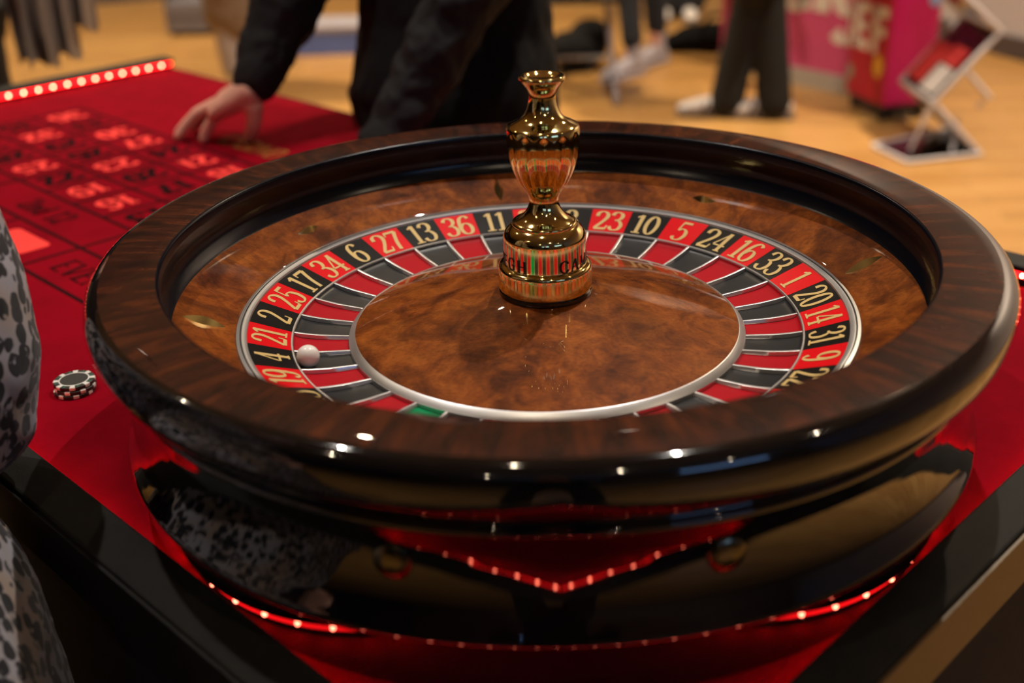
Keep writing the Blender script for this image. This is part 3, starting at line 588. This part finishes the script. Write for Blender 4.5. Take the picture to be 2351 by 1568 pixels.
def mk_top(mat, hem=0.80, hemw=(.185, .135), sleeve=(.075, .070, .060, .050), vox=0.009, disp=0.014, cuffs=0.93, name='jacket', flare=1.0):
    def fn(part, J):
        rt = J['rt']; b = MB(); bot = V((J['pelvis'].x, J['pelvis'].y, hem))
        b.tube([bot, J['pelvis'].lerp(bot, .3), J['waist'], J['chest'], J['neck'] - V((0, 0, .045)), J['neck'] + V((0, 0, .015))], [hemw, (.172, .122), (.155, .112), (.180, .118), (.125, .078), (.064, .062)], rt, 20)
        for n in 'LR':
            sh, el, wr = J['sh' + n], J['el' + n], J['wr' + n]
            b.tube([J['chest'].lerp(sh, .5) + V((0, 0, .02)), sh, sh.lerp(el, .5), el, el.lerp(wr, .5), el.lerp(wr, cuffs)], [.075, sleeve[0], sleeve[1], sleeve[1] * .95, sleeve[2], sleeve[3]], rt, 16)
        part(b, name, mat, vox, 3, disp, .07)
    return fn
def mk_trousers(mat, kn=.075, hemr=.085, hemz=.06, vox=0.010, disp=0.010, name='trousers', hemfore=0.0):
    def fn(part, J):
        rt = J['rt']; b = MB(); b.tube([J['pelvis'] - V((0, 0, .06)), J['pelvis'], J['pelvis'] + V((0, 0, .10))], [(.155, .105), (.165, .115), (.145, .10)], rt, 18)
        for n in 'LR':
            hp_, k_, a_ = J['hip' + n], J['kn' + n], J['an' + n]; e = V((a_.x, a_.y, hemz)) + J['fw'] * hemfore
            b.tube([hp_ + V((0, 0, -.02)), hp_.lerp(k_, .4), k_, k_.lerp(e, .5), e], [.100, .090, kn, (kn + hemr) / 2, hemr], rt, 16)
        part(b, name, mat, vox, 3, disp, .09)
    return fn
def mk_shoes(mat, stripe=None, sole='sole_grey', high=0.0):
    def fn(part, J):
        for n in 'LR':
            a_, t_ = J['an' + n], J['to' + n]; d = V((t_.x - a_.x, t_.y - a_.y, 0)).normalized(); sd = V((-d.y, d.x, 0)); g = V((a_.x, a_.y, 0))
            b = MB(); b.tube([g - d * .055 + V((0, 0, .052)), g + d * .02 + V((0, 0, .060)), g + d * .10 + V((0, 0, .050)), g + d * .17 + V((0, 0, .040)), g + d * .205 + V((0, 0, .034))], [(.034, .034), (.038, .044), (.042, .034), (.043, .024), (.034, .016)], sd, 16)
            b.tube([g - d * .012 + V((0, 0, .06)), g - d * .010 + V((0, 0, .115 + high))], [.042, .040 + high * .1], sd, 14)
            o = part(b, 'shoe', mat, 0.006, 3)
            s2 = MB(); P = []
            for q, wdt in ((-.095, .018), (-.08, .034), (-.03, .038), (.04, .038), (.11, .045), (.17, .045), (.21, .034), (.228, .016)): P.append((g + d * q, wdt))
            vs = [p + sd * w_ + V((0, 0, z)) for z in (0.0, .024) for p, w_ in P] + [p - sd * w_ + V((0, 0, z)) for z in (0.0, .024) for p, w_ in P]; k = len(P)
            fs = []
            for i in range(k - 1): fs += [(i, i + 1, k + i + 1, k + i), (2 * k + i, 3 * k + i, 3 * k + i + 1, 2 * k + i + 1), (k + i, k + i + 1, 3 * k + i + 1, 3 * k + i), (i, 2 * k + i, 2 * k + i + 1, i + 1)]
            fs += [(0, k, 3 * k, 2 * k), (k - 1, 3 * k - 1, 4 * k - 1, 2 * k - 1)]
            part(s2.add(vs, fs), 'sole', sole, 0, parent=o)
            if stripe:
                for q in (.035, .062, .089):
                    for s_ in (-1, 1):
                        part(MB().tube([g + d * (q + .018) + sd * (.044 * s_) + V((0, 0, .026)), g + d * q + sd * (.040 * s_) + V((0, 0, .062)), g + d * (q - .01) + sd * (.020 * s_) + V((0, 0, .090 - q * .2))], [(.006, .004)] * 3, d, 8), 'stripe', stripe, 0, parent=o)
    return fn

# the dealer: leans on the felt with both hands, facing the players
fwd = V((-0.36, -0.93, 0)).normalized(); rgt = V((fwd.y, -fwd.x, 0)); body_c = V((-0.13, 1.235, 0))
J = dict(fw=fwd, rt=rgt, k=1.0, pelvis=body_c - fwd * .02 + V((0, 0, .93)), waist=body_c + V((0, 0, 1.10)), chest=body_c + fwd * .05 + V((0, 0, 1.28)), neck=body_c + fwd * .07 + V((0, 0, 1.44)), head=body_c + fwd * .115 + V((0, 0, 1.59)))
for n, s_ in (('L', -1), ('R', 1)):
    J['sh' + n] = body_c + rgt * (.185 * s_) + fwd * .05 + V((0, 0, 1.37)); J['hip' + n] = body_c + rgt * (.09 * s_) - fwd * .03 + V((0, 0, .90)); J['kn' + n] = body_c + rgt * (.10 * s_) - fwd * .02 + V((0, 0, .49)); J['an' + n] = body_c + rgt * (.11 * s_) - fwd * .08 + V((0, 0, .09)); J['to' + n] = J['an' + n] + fwd * .15 - V((0, 0, .055))
J['wrR'] = V((-0.496, 1.077, 0.895)); J['elR'] = V((-0.405, 1.215, 1.09)); J['wrL'] = V((-0.235, 0.930, 0.850)); J['elL'] = V((-0.085, 1.02, 1.09))
def dealer_hands(b, n):
    if n == 'R':
        W = J['wrR']; pal = V((-0.545, 1.093, 0.872))
        b.tube([W + V((.012, .018, .02)), W, pal, V((-0.560, 1.098, 0.860))], [(.033, .027), (.036, .027), (.046, .025), (.046, .020)], V((-.35, -.75, -.2)), 16)
        for pts in (((-.540, 1.072, .868), (-.568, 1.076, .850), (-.588, 1.077, .826), (-.596, 1.074, .8085)),
                    ((-.570, 1.095, .868), (-.610, 1.100, .848), (-.635, 1.098, .824), (-.648, 1.095, .8085)),
                    ((-.573, 1.118, .864), (-.615, 1.128, .844), (-.640, 1.130, .822), (-.655, 1.128, .8085)),
                    ((-.566, 1.138, .856), (-.600, 1.152, .838), (-.622, 1.158, .820), (-.633, 1.158, .8085))):
            b.tube(pts, [.0130, .0118, .0110, .0095], (0, 0, 1), 10)
        b.tube([(-.510, 1.078, .882), (-.492, 1.062, .862), (-.497, 1.064, .838), (-.512, 1.076, .8095)], [.022, .0175, .0145, .0110], (0, 1, 0), 10)
    else:
        W = J['wrL']; f = V((-.5, -.6, -.35)).normalized()
        b.tube([W, W + f * .05, W + f * .085 - V((0, 0, .01))], [(.030, .022), (.038, .019), (.041, .015)], (.75, -.6, 0), 16)
        for q in range(4):
            p = W + f * .08 + V((.75, -.6, 0)) * (.024 - q * .016); b.tube([p, p + V((-.02, -.028, -.022)), p + V((-.026, -.038, -.042))], [.011, .0098, .0085], (0, 0, 1), 10)
        b.tube([W + f * .03, W + f * .03 + V((.03, -.03, -.03)), W + f * .03 + V((.03, -.05, -.055))], [.016, .012, .0095], (0, 0, 1), 10)
def dealer_shirt(part, J):
    b = MB(); rt = J['rt']; bot = body_c + V((0, 0, .835)) + fwd * .03
    b.tube([bot, body_c + V((0, 0, .97)), J['waist'], J['chest'], J['neck'] - V((0, 0, .05)), J['neck'] + V((0, 0, .01))], [(.215, .165), (.195, .14), (.178, .125), (.195, .125), (.13, .08), (.066, .064)], rt, 22)
    part(b, 'shirt', 'cloth_black', 0.009, 3, 0.020, .08)
    for n in 'RL':
        sh, el, wr = J['sh' + n], J['el' + n], J['wr' + n]; q = MB(); P = []; Rr = []
        pts = [J['chest'].lerp(sh, .5), sh, sh.lerp(el, .5), el, el.lerp(wr, .25), el.lerp(wr, .5), el.lerp(wr, .72), el.lerp(wr, .86 if n == 'R' else 1.12)]; rr = [.080, .082, .076, .070, .063, .058, .050, .044]
        q.tube(pts, rr, rt, 18); part(q, 'sleeve', 'cloth_charcoal', 0.006, 2, 0.026, .055)
        d = (wr - el).normalized(); c = MB().tube([el.lerp(wr, .80 if n == 'R' else 1.0), el.lerp(wr, .86 if n == 'R' else 1.08), el.lerp(wr, .92 if n == 'R' else 1.15)], [.044, .046, .043], rt, 18); part(c, 'cuff', 'cloth_charcoal', 0.005, 2, 0.006, .03)
person('person', 'person in a black long-sleeved shirt leaning one hand on the red felt', J, 0.0045, top=dealer_shirt, trousers=mk_trousers('trouser_black'), shoes=mk_shoes('shoe_black'), hand_fn=dealer_hands)

# person in a leopard dress beside the players' rail
J = stand((-0.715, -0.355), -100, 1.66); rt, fw = J['rt'], J['fw']
for n in 'LR': J['el' + n] = J['sh' + n] + V((0, 0, -.26)) + fw * .02; J['wr' + n] = J['el' + n] + fw * .16 - V((0, 0, .12))
ax = V((-0.715, -0.355, 0))
def leo_dress(part, J):
    b = MB(); b.tube([ax + V((0, 0, .30)), ax + V((0, 0, .50)), ax + V((0, 0, .66)), ax + V((0, 0, .78)), ax + V((0, 0, .86)), ax + V((0, 0, .95)), J['waist'], J['chest'], J['neck'] - V((0, 0, .05)), J['neck'] + V((0, 0, .01))], [(.31, .31), (.318, .318), (.318, .318), (.312, .312), (.285, .285), (.195, .17), (.15, .115), (.175, .115), (.12, .075), (.062, .06)], rt, 28)
    part(b, 'dress', 'leopard', 0.010, 3, 0.012, .10)
    q = MB(); q.tube([(-.64, -.20, 1.36), (-.575, -.155, 1.24), (-.550, -.130, 1.12), (-.542, -.130, 1.03), (-.540, -.140, .955), (-.540, -.140, .928)], [.075, .082, .092, .102, .106, .100], (1, 0, 0), 24)
    part(q, 'sleeve', 'leopard', 0.007, 3, 0.010, .06)
    q = MB(); q.tube([J['shR'].lerp(J['chest'], .3), J['shR'], J['elR'], J['elR'].lerp(J['wrR'], .7)], [.07, .075, .08, .09], rt, 20); part(q, 'sleeve', 'leopard', 0.010, 3, 0.010, .06)
J['shL'] = V((-.64, -.20, 1.34)); J['elL'] = V((-.565, -.155, 1.06)); J['wrL'] = V((-.60, -.22, .96))
person('person', 'person in a leopard print dress standing beside the table at the left', J, 0.009, top=leo_dress, shoes=mk_shoes('shoe_black'))

# person in black beyond the far end of the table with a taupe shawl over the arm
J = stand((-1.57, 2.14), -130, 1.70); J['elR'] = J['elR']; J['wrL'] = V((-1.33, 2.02, 1.06)); J['elL'] = V((-1.45, 2.10, 1.12))
person('person', 'person in a black jacket at the far end of the table, mostly out of view', J, 0.010, top=mk_top('cloth_black', .88, (.22, .17)), trousers=mk_trousers('trouser_black'), shoes=mk_shoes('shoe_black'))
sh = empty('shawl', (-1.2, 2.03, 0.75)); tag(sh, 'taupe pleated shawl hanging in folds above the far end of the table', 'shawl')
for k, (x0, x1, z0, yo) in enumerate(((-1.315, -1.205, .758, 0.0), (-1.228, -1.150, .772, 0.02), (-1.175, -1.095, .838, 0.04))):
    vs = []; fs = []; N_, M_ = 40, 14; th = 0.012
    for side in (0, 1):
        for i in range(N_ + 1):
            u = i / N_
            for j in range(M_ + 1):
                v_ = j / M_; zz = z0 + 0.012 * math.sin(u * 17 + k) + (1.09 - z0) * v_; x = x0 + (x1 - x0) * u; x = x * 1 + (-1.2 - x) * .10 * (1 - v_)
                y = 2.03 + yo + 0.022 * math.sin(u * 2 * PI * 2.0 + k) * (1 - .3 * v_) + (th if side else 0); vs.append(V((x, y, zz)) - V(sh.location))
    T = (N_ + 1) * (M_ + 1)
    for i in range(N_):
        for j in range(M_):
            a = i * (M_ + 1) + j; fs += [(a, a + M_ + 1, a + M_ + 2, a + 1), (T + a, T + a + 1, T + a + M_ + 2, T + a + M_ + 1)]
    for i in range(N_): a = i * (M_ + 1); fs.append((a, T + a, T + a + M_ + 1, a + M_ + 1)); a += M_; fs.append((a, a + M_ + 1, T + a + M_ + 1, T + a))
    for j in range(M_): fs.append((j, j + 1, T + j + 1, T + j)); a = N_ * (M_ + 1) + j; fs.append((a, T + a, T + a + 1, a + 1))
    MB().add(vs, fs).build('fold', 'coat_taupe', sh)

# person in a taupe coat and pale trousers behind the dealer
J = stand((-1.42, 5.07), 200, 1.72, 0.03, .055)
def long_coat(part, J):
    b = MB(); rt = J['rt']; c = J['pelvis']; b.tube([V((c.x, c.y, .36)), V((c.x, c.y, .60)), c, J['waist'], J['chest'], J['neck'] - V((0, 0, .04)), J['neck'] + V((0, 0, .02))], [(.165, .15), (.19, .16), (.185, .13), (.165, .12), (.19, .125), (.13, .08), (.066, .064)], rt, 20)
    for n in 'LR': sh_, el, wr = J['sh' + n], J['el' + n], J['wr' + n]; b.tube([J['chest'].lerp(sh_, .5), sh_, el, el.lerp(wr, .95)], [.08, .08, .07, .055], rt, 16)
    part(b, 'coat', 'coat_taupe', 0.012, 3, 0.02, .09)
person('person', 'person in a taupe coat, pale trousers and tan boots behind the black sleeve', J, 0.010, top=long_coat, trousers=mk_trousers('trouser_pale', .075, .062, .10), shoes=mk_shoes('boot_tan', None, 'boot_tan', .08))

# person in black flared trousers and white striped sneakers
J = stand((0.98, 4.10), 95, 1.74, 0.0, .06); J['anL'] = V((0.945, 4.15, .09)); J['toL'] = V((0.80, 4.19, .035)); J['anR'] = V((1.145, 4.10, .09)); J['toR'] = V((1.0, 4.13, .035)); J['knL'] = V((1.008, 4.13, .50)); J['knR'] = V((1.105, 4.12, .50))
for n in 'LR': J['hip' + n] = V((1.04, 4.06 + (.06 if n == 'R' else -.06), .92))
for q in ('pelvis', 'waist', 'chest', 'neck', 'head', 'shL', 'shR', 'elL', 'elR', 'wrL', 'wrR'): J[q] = J[q] + V((.06, -.04, 0))
person('person', 'person in black flared trousers and white sneakers with dark stripes', J, 0.010, top=mk_top('cloth_black', .72), trousers=mk_trousers('trouser_black', .070, .080, .070, 0.010, .006), shoes=mk_shoes('shoe_white', 'groove_dark'))
# person in dark jeans and pale shoes
J = stand((0.66, 5.10), 140, 1.72, 0.0, .10)
J['anL'] = V((0.60, 5.00, .09)); J['toL'] = V((0.50, 4.90, .035)); J['anR'] = V((0.76, 5.28, .09)); J['toR'] = V((0.66, 5.18, .035)); J['knL'] = V((0.58, 5.08, .50)); J['knR'] = V((0.73, 5.26, .50))
person('person', 'person in dark jeans and pale lilac shoes behind the brass turret', J, 0.011, top=mk_top('denim_dark', .80), trousers=mk_trousers('denim_dark', .065, .055, .19), shoes=mk_shoes('shoe_lilac', None, 'shoe_lilac', .07))
# person with grey-white shoes further back
J = stand((1.05, 6.60), 175, 1.72, 0.0, .075)
person('person', 'person in dark clothes and grey-white shoes, farthest back in the hall', J, 0.012, top=mk_top('denim_dark', .55, (.28, .2)), trousers=mk_trousers('denim_dark', .10, .12, .12), shoes=mk_shoes('shoe_white'))
# the photographer, seen as a dark reflection in the front of the wheel
J = stand((-0.02, -1.50), 0, 1.74, 0.0, .20); J['wrL'] = V((-.09, -1.20, 1.34)); J['wrR'] = V((.05, -1.20, 1.34)); J['elL'] = V((-.26, -1.36, 1.16)); J['elR'] = V((.22, -1.36, 1.16))
person('person', 'dark figure of the person behind the camera, reflected in the glossy bowl', J, 0.010, top=mk_top('cloth_black', .82), trousers=mk_trousers('trouser_black'), shoes=mk_shoes('shoe_black'))

# ------------------------------------------------------------------ things on the hall floor
def facefn(o, rt, nrm): return lambda x, y, h: o + rt * x + V((0, 0, y)) + nrm * (h + 0.002)
def rbox(mb, c, ax_, ay_, hx, hy, z0, z1, r=0.03, n=5):
    P = []
    for qx, qy, a0 in ((1, 1, 0), (-1, 1, 90), (-1, -1, 180), (1, -1, 270)):
        for k in range(n + 1):
            a = math.radians(a0 + 90 * k / n); P.append(c + ax_ * (qx * (hx - r) + r * math.cos(a)) + ay_ * (qy * (hy - r) + r * math.sin(a)))
    k = len(P); mb.add([p + V((0, 0, z0)) for p in P] + [p + V((0, 0, z1)) for p in P], [tuple(range(k))[::-1], tuple(range(k, 2 * k))] + [(i, (i + 1) % k, k + (i + 1) % k, k + i) for i in range(k)]); return mb
# pink promotional counter
p0, p1 = V((1.08, 5.13, 0)), V((1.60, 4.44, 0)); dx = (p1 - p0).normalized(); nn = V((dx.y, -dx.x, 0)); nn = nn if nn.y < 0 else -nn; L = (p1 - p0).length; pc = (p0 + p1) / 2
ct = empty('promotional_counter', pc); tag(ct, 'pink promotional counter with white lettering and a pale plinth', 'counter')
def wpart(mb, nm, mat, root, **k): mb.v = [tuple(V(p) - V(root.location)) for p in mb.v]; return mb.build(nm, mat, root, **k)
cc = pc - nn * .17
wpart(rbox(MB(), cc, dx, nn, L / 2 - .01, .165, .085, .93, .01), 'body', 'red_side', ct, smooth=False)
wpart(MB().hexa([p0 + nn * .0 + V((0, 0, .085)), p1 + V((0, 0, .085)), p1 - nn * .004 + V((0, 0, .085)), p0 - nn * .004 + V((0, 0, .085))] + [p0 + V((0, 0, .93)), p1 + V((0, 0, .93)), p1 - nn * .004 + V((0, 0, .93)), p0 - nn * .004 + V((0, 0, .93))]), 'front_panel', 'pink_panel', ct, smooth=False)
wpart(rbox(MB(), cc, dx, nn, L / 2 + .005, .18, 0.0, .085, .01), 'plinth', 'plinth', ct, smooth=False)
wpart(rbox(MB(), cc, dx, nn, L / 2 + .03, .21, .93, .96, .04), 'top', 'print_white', ct, smooth=False)
rtx = dx if dx.x > 0 else -dx
lm = letter_mesh('lettering', 'ndig', facefn(pc + rtx * .10 + V((0, 0, .535)) - V(ct.location), rtx, nn), 0.34, 0.001, 1.0, 0.06, 2.1); link('lettering', lm, 'print_white', ct)
# magenta display tower with the white letters
a0, a1, a2 = V((1.507, 4.256, 0)), V((1.585, 3.955, 0)), V((1.80, 4.05, 0)); d1 = (a1 - a0).normalized(); d2 = V((-d1.y, d1.x, 0)); d2 = d2 if d2.x > 0 else -d2
tw_ = empty('display_tower', (a0 + a1) / 2 + d2 * .12); tag(tw_, 'magenta display tower with large white letters and coloured dots', 'display'); c0 = V(tw_.location)
n1 = -d2; h1, h2 = .155, .12
wpart(rbox(MB(), c0, d1, d2, h1, h2, .075, 1.35, .02), 'body', 'magenta', tw_, angle=40)
wpart(MB().hexa([c0 - d2 * (h2 + .0015) - d1 * (h1 - .004) + V((0, 0, .078)), c0 - d2 * (h2 + .0015) + d1 * (h1 - .004) + V((0, 0, .078)), c0 - d2 * (h2 - .004) + d1 * (h1 - .004) + V((0, 0, .078)), c0 - d2 * (h2 - .004) - d1 * (h1 - .004) + V((0, 0, .078))] + [c0 - d2 * (h2 + .0015) - d1 * (h1 - .004) + V((0, 0, 1.345)), c0 - d2 * (h2 + .0015) + d1 * (h1 - .004) + V((0, 0, 1.345)), c0 - d2 * (h2 - .004) + d1 * (h1 - .004) + V((0, 0, 1.345)), c0 - d2 * (h2 - .004) - d1 * (h1 - .004) + V((0, 0, 1.345))]), 'printed_panel', 'magenta_red', tw_, smooth=False)
wpart(rbox(MB(), c0, d1, d2, h1 - .01, h2 - .01, .035, .075, .02), 'base', 'black_metal', tw_)
for qx in (-1, 1):
    for qy in (-1, 1):
        wpart(MB().tube([c0 + d1 * (qx * .12) + d2 * (qy * .085 - .012) + V((0, 0, .019)), c0 + d1 * (qx * .12) + d2 * (qy * .085 + .012) + V((0, 0, .019))], .016, (0, 0, 1), 12), 'wheel', 'black_metal', tw_)
fo = V((0, 0, 0)) - d2 * h2
link('lettering', letter_mesh('lettering', '#%', facefn(fo + V((0, 0, .385)), d1, n1), 0.20, 0.001, 1.05, 0.10, 1.0), 'print_white', tw_)
def dot(o, rt, nrm, r, mat):
    mb = MB(); vs = [o + rt * (r * .75 * math.cos(q * PI / 8)) + V((0, 0, r * math.sin(q * PI / 8))) + nrm * h for h in (.0015, .003) for q in range(16)]
    mb.add(vs, [tuple(range(16, 32))] + [(q, (q + 1) % 16, 16 + (q + 1) % 16, 16 + q) for q in range(16)]).build('dot', mat, tw_, smooth=False)
for u, z, r, m_ in ((.09, .235, .05, 'print_yellow'), (-.13, .17, .035, 'print_grey'), (.085, .60, .045, 'print_orange'), (-.09, .64, .04, 'print_blue'), (.02, .95, .05, 'print_yellow'), (-.08, 1.15, .045, 'print_blue')): dot(fo + d1 * u + V((0, 0, z)), d1, n1, r, m_)
dot(d1 * h1 + d2 * .08 + V((0, 0, .53)), d2, d1, .045, 'print_blue')
# zigzag acrylic brochure stand
rk = empty('brochure_stand', (1.7, 3.62, 0)); tag(rk, 'clear acrylic zigzag brochure stand with red and white leaflets', 'stand')
Nn = [V(p) for p in ((1.824, 3.45, .012), (1.618, 3.45, .218), (1.840, 3.45, .484), (1.638, 3.45, .661), (1.844, 3.45, .893))]; Ff = [V((p.x - (.012 if i else -.01), 3.81, p.z)) for i, p in enumerate(Nn)]
def rod(P, r=.011, mat='acrylic_edge', nm='frame_rod'): wpart(MB().tube(P, r, (0, 0, 1), 10), nm, mat, rk)
base = [V((1.448, 3.60, .008)), V((1.516, 3.36, .008)), V((1.829, 3.44, .008)), V((1.837, 3.81, .008))]
wpart(MB().slab(base, .010), 'base_plate', 'acrylic', rk, smooth=False)
for i in range(4): rod([base[i], base[(i + 1) % 4]], .009, nm='base_edge')
for i in range(4):
    wpart(MB().slab([Nn[i], Nn[i + 1], Ff[i + 1], Ff[i]], .005), 'tray', 'acrylic', rk, smooth=False)
    rod([Nn[i], Nn[i + 1]]); rod([Ff[i], Ff[i + 1]]); rod([Nn[i + 1], Ff[i + 1]])
rod([V((1.731, 3.45, .337)), V((1.836, 3.45, .231)), V((1.80, 3.45, .20))], .010); rod([V((1.618, 3.45, .218)), V((1.56, 3.47, .02))], .008); rod([V((1.72, 3.45, .02)), V((1.79, 3.62, .10))], .008)
def leaf(i, u0, u1, w0, w1, mat, lift):
    def pt(u, w_): return Nn[i].lerp(Nn[i + 1], u).lerp(Ff[i].lerp(Ff[i + 1], u), w_)
    Q = [pt(u0, w0), pt(u1, w0), pt(u1, w1), pt(u0, w1)]; n_ = (Q[1] - Q[0]).cross(Q[3] - Q[0]).normalized(); n_ = n_ if n_.z > 0 else -n_
    wpart(MB().slab([q + n_ * lift for q in Q], .004), 'leaflet', mat, rk, smooth=False)
leaf(1, .10, .62, .55, .95, 'brochure_red', .012); leaf(1, .06, .40, .08, .48, 'brochure_white', .012); leaf(1, .42, .66, .08, .50, 'brochure_red', .016); leaf(3, .1, .7, .1, .9, 'brochure_white', .012)
# folding chair and a bag behind the turret
ch = empty('folding_chair', (0.30, 4.72, 0)); tag(ch, 'grey metal folding chair with a black seat behind the brass turret', 'chair'); o = V(ch.location)
for sx in (-.2, .2):
    wpart(MB().tube([o + V((sx * .95 - .02, -.32, .012)), o + V((sx * .9 - .04, .10, .50)), o + V((sx * .9 - .06, .22, .90))], .012, (1, 0, 0), 10), 'front_leg', 'steel', ch)
    wpart(MB().tube([o + V((sx * .9 + .02, .30, .012)), o + V((sx * .8, -.12, .47))], .011, (1, 0, 0), 10), 'rear_leg', 'steel', ch)
wpart(MB().hexa([o + V(p) for p in ((-.2, -.2, .45), (.2, -.2, .45), (.2, .18, .43), (-.2, .18, .43), (-.2, -.2, .475), (.2, -.2, .475), (.2, .18, .455), (-.2, .18, .455))]), 'seat', 'black_metal', ch, smooth=False)
wpart(MB().hexa([o + V(p) for p in ((-.21, .17, .72), (.19, .17, .72), (.19, .185, .72), (-.21, .185, .72), (-.21, .22, .90), (.19, .22, .90), (.19, .235, .90), (-.21, .235, .90))]), 'backrest', 'black_metal', ch, smooth=False)
wpart(MB().tube([o + V((-.19, .29, .10)), o + V((.21, .29, .10))], .009, (0, 0, 1), 8), 'stretcher', 'steel', ch)
bg = empty('backpack', (0.33, 5.26, 0)); tag(bg, 'black backpack lying on the floor by the folding chair', 'bag'); o = V(bg.location)
q = MB(); q.ball(o + V((0, 0, .10)), (.17, .14, .095), 20); q.ball(o + V((.08, .03, .16)), (.12, .12, .085), 16); q.v = [tuple(V(p) - o) for p in q.v]; remesh(q.build('pack_body', 'cloth_black', bg), .012, 3, .015, .06)
wpart(MB().tube([o + V((-.13, -.06, .12)), o + V((-.18, -.16, .05)), o + V((-.08, -.22, .018)), o + V((.06, -.20, .02)), o + V((.10, -.10, .12))], .013, (0, 0, 1), 8), 'strap', 'cloth_black', bg)
tb = empty('tote_bag', (1.02, 5.60, 0)); tag(tb, 'flat black tote bag on the floor behind the striped sneakers', 'bag'); o = V(tb.location)
q = MB(); q.ball(o + V((.12, 0, .075)), (.26, .14, .075), 18); q.ball(o + V((-.08, 0, .05)), (.18, .10, .048), 14); q.v = [tuple(V(p) - o) for p in q.v]; remesh(q.build('bag_body', 'cloth_black', tb), .012, 3, .012, .06)
wpart(MB().tube([o + V((.0, -.08, .10)), o + V((.06, -.12, .21)), o + V((.18, -.12, .21)), o + V((.24, -.08, .10))], .010, (0, 1, 0), 8), 'handle', 'cloth_black', tb)
# grey case with a dark pull handle, and a blue box, far left
cs = empty('trolley_case', (-1.98, 6.62, 0)); tag(cs, 'grey trolley case with a dark pull handle on the far floor', 'case'); o = V(cs.location)
wpart(rbox(MB(), o, V((1, 0, 0)), V((0, 1, 0)), .22, .16, .03, .20, .04), 'shell', 'case_grey', cs); wpart(rbox(MB(), o, V((1, 0, 0)), V((0, 1, 0)), .222, .162, .11, .118, .04), 'zip', 'black_metal', cs)
for sx in (-.18, .18):
    for sy in (-.1, .1): wpart(MB().tube([o + V((sx - .012, sy, .018)), o + V((sx + .012, sy, .018))], .016, (0, 0, 1), 10), 'wheel', 'black_metal', cs)
wpart(MB().tube([o + V((-.21, -.10, .18)), o + V((-.20, -.10, .75)), o + V((-.20, .10, .75)), o + V((-.21, .10, .18))], .012, (1, 0, 0), 8), 'pull_handle', 'black_metal', cs)
bb = empty('storage_box', (-1.13, 5.92, 0)); tag(bb, 'blue storage box with a pale lid seen under the dealer\'s arm', 'box'); o = V(bb.location)
wpart(rbox(MB(), o, V((1, 0, 0)), V((0, 1, 0)), .26, .17, 0.0, .13, .03), 'tub', 'box_blue', bb); wpart(rbox(MB(), o, V((1, 0, 0)), V((0, 1, 0)), .27, .18, .13, .16, .03), 'lid', 'shoe_lilac', bb)
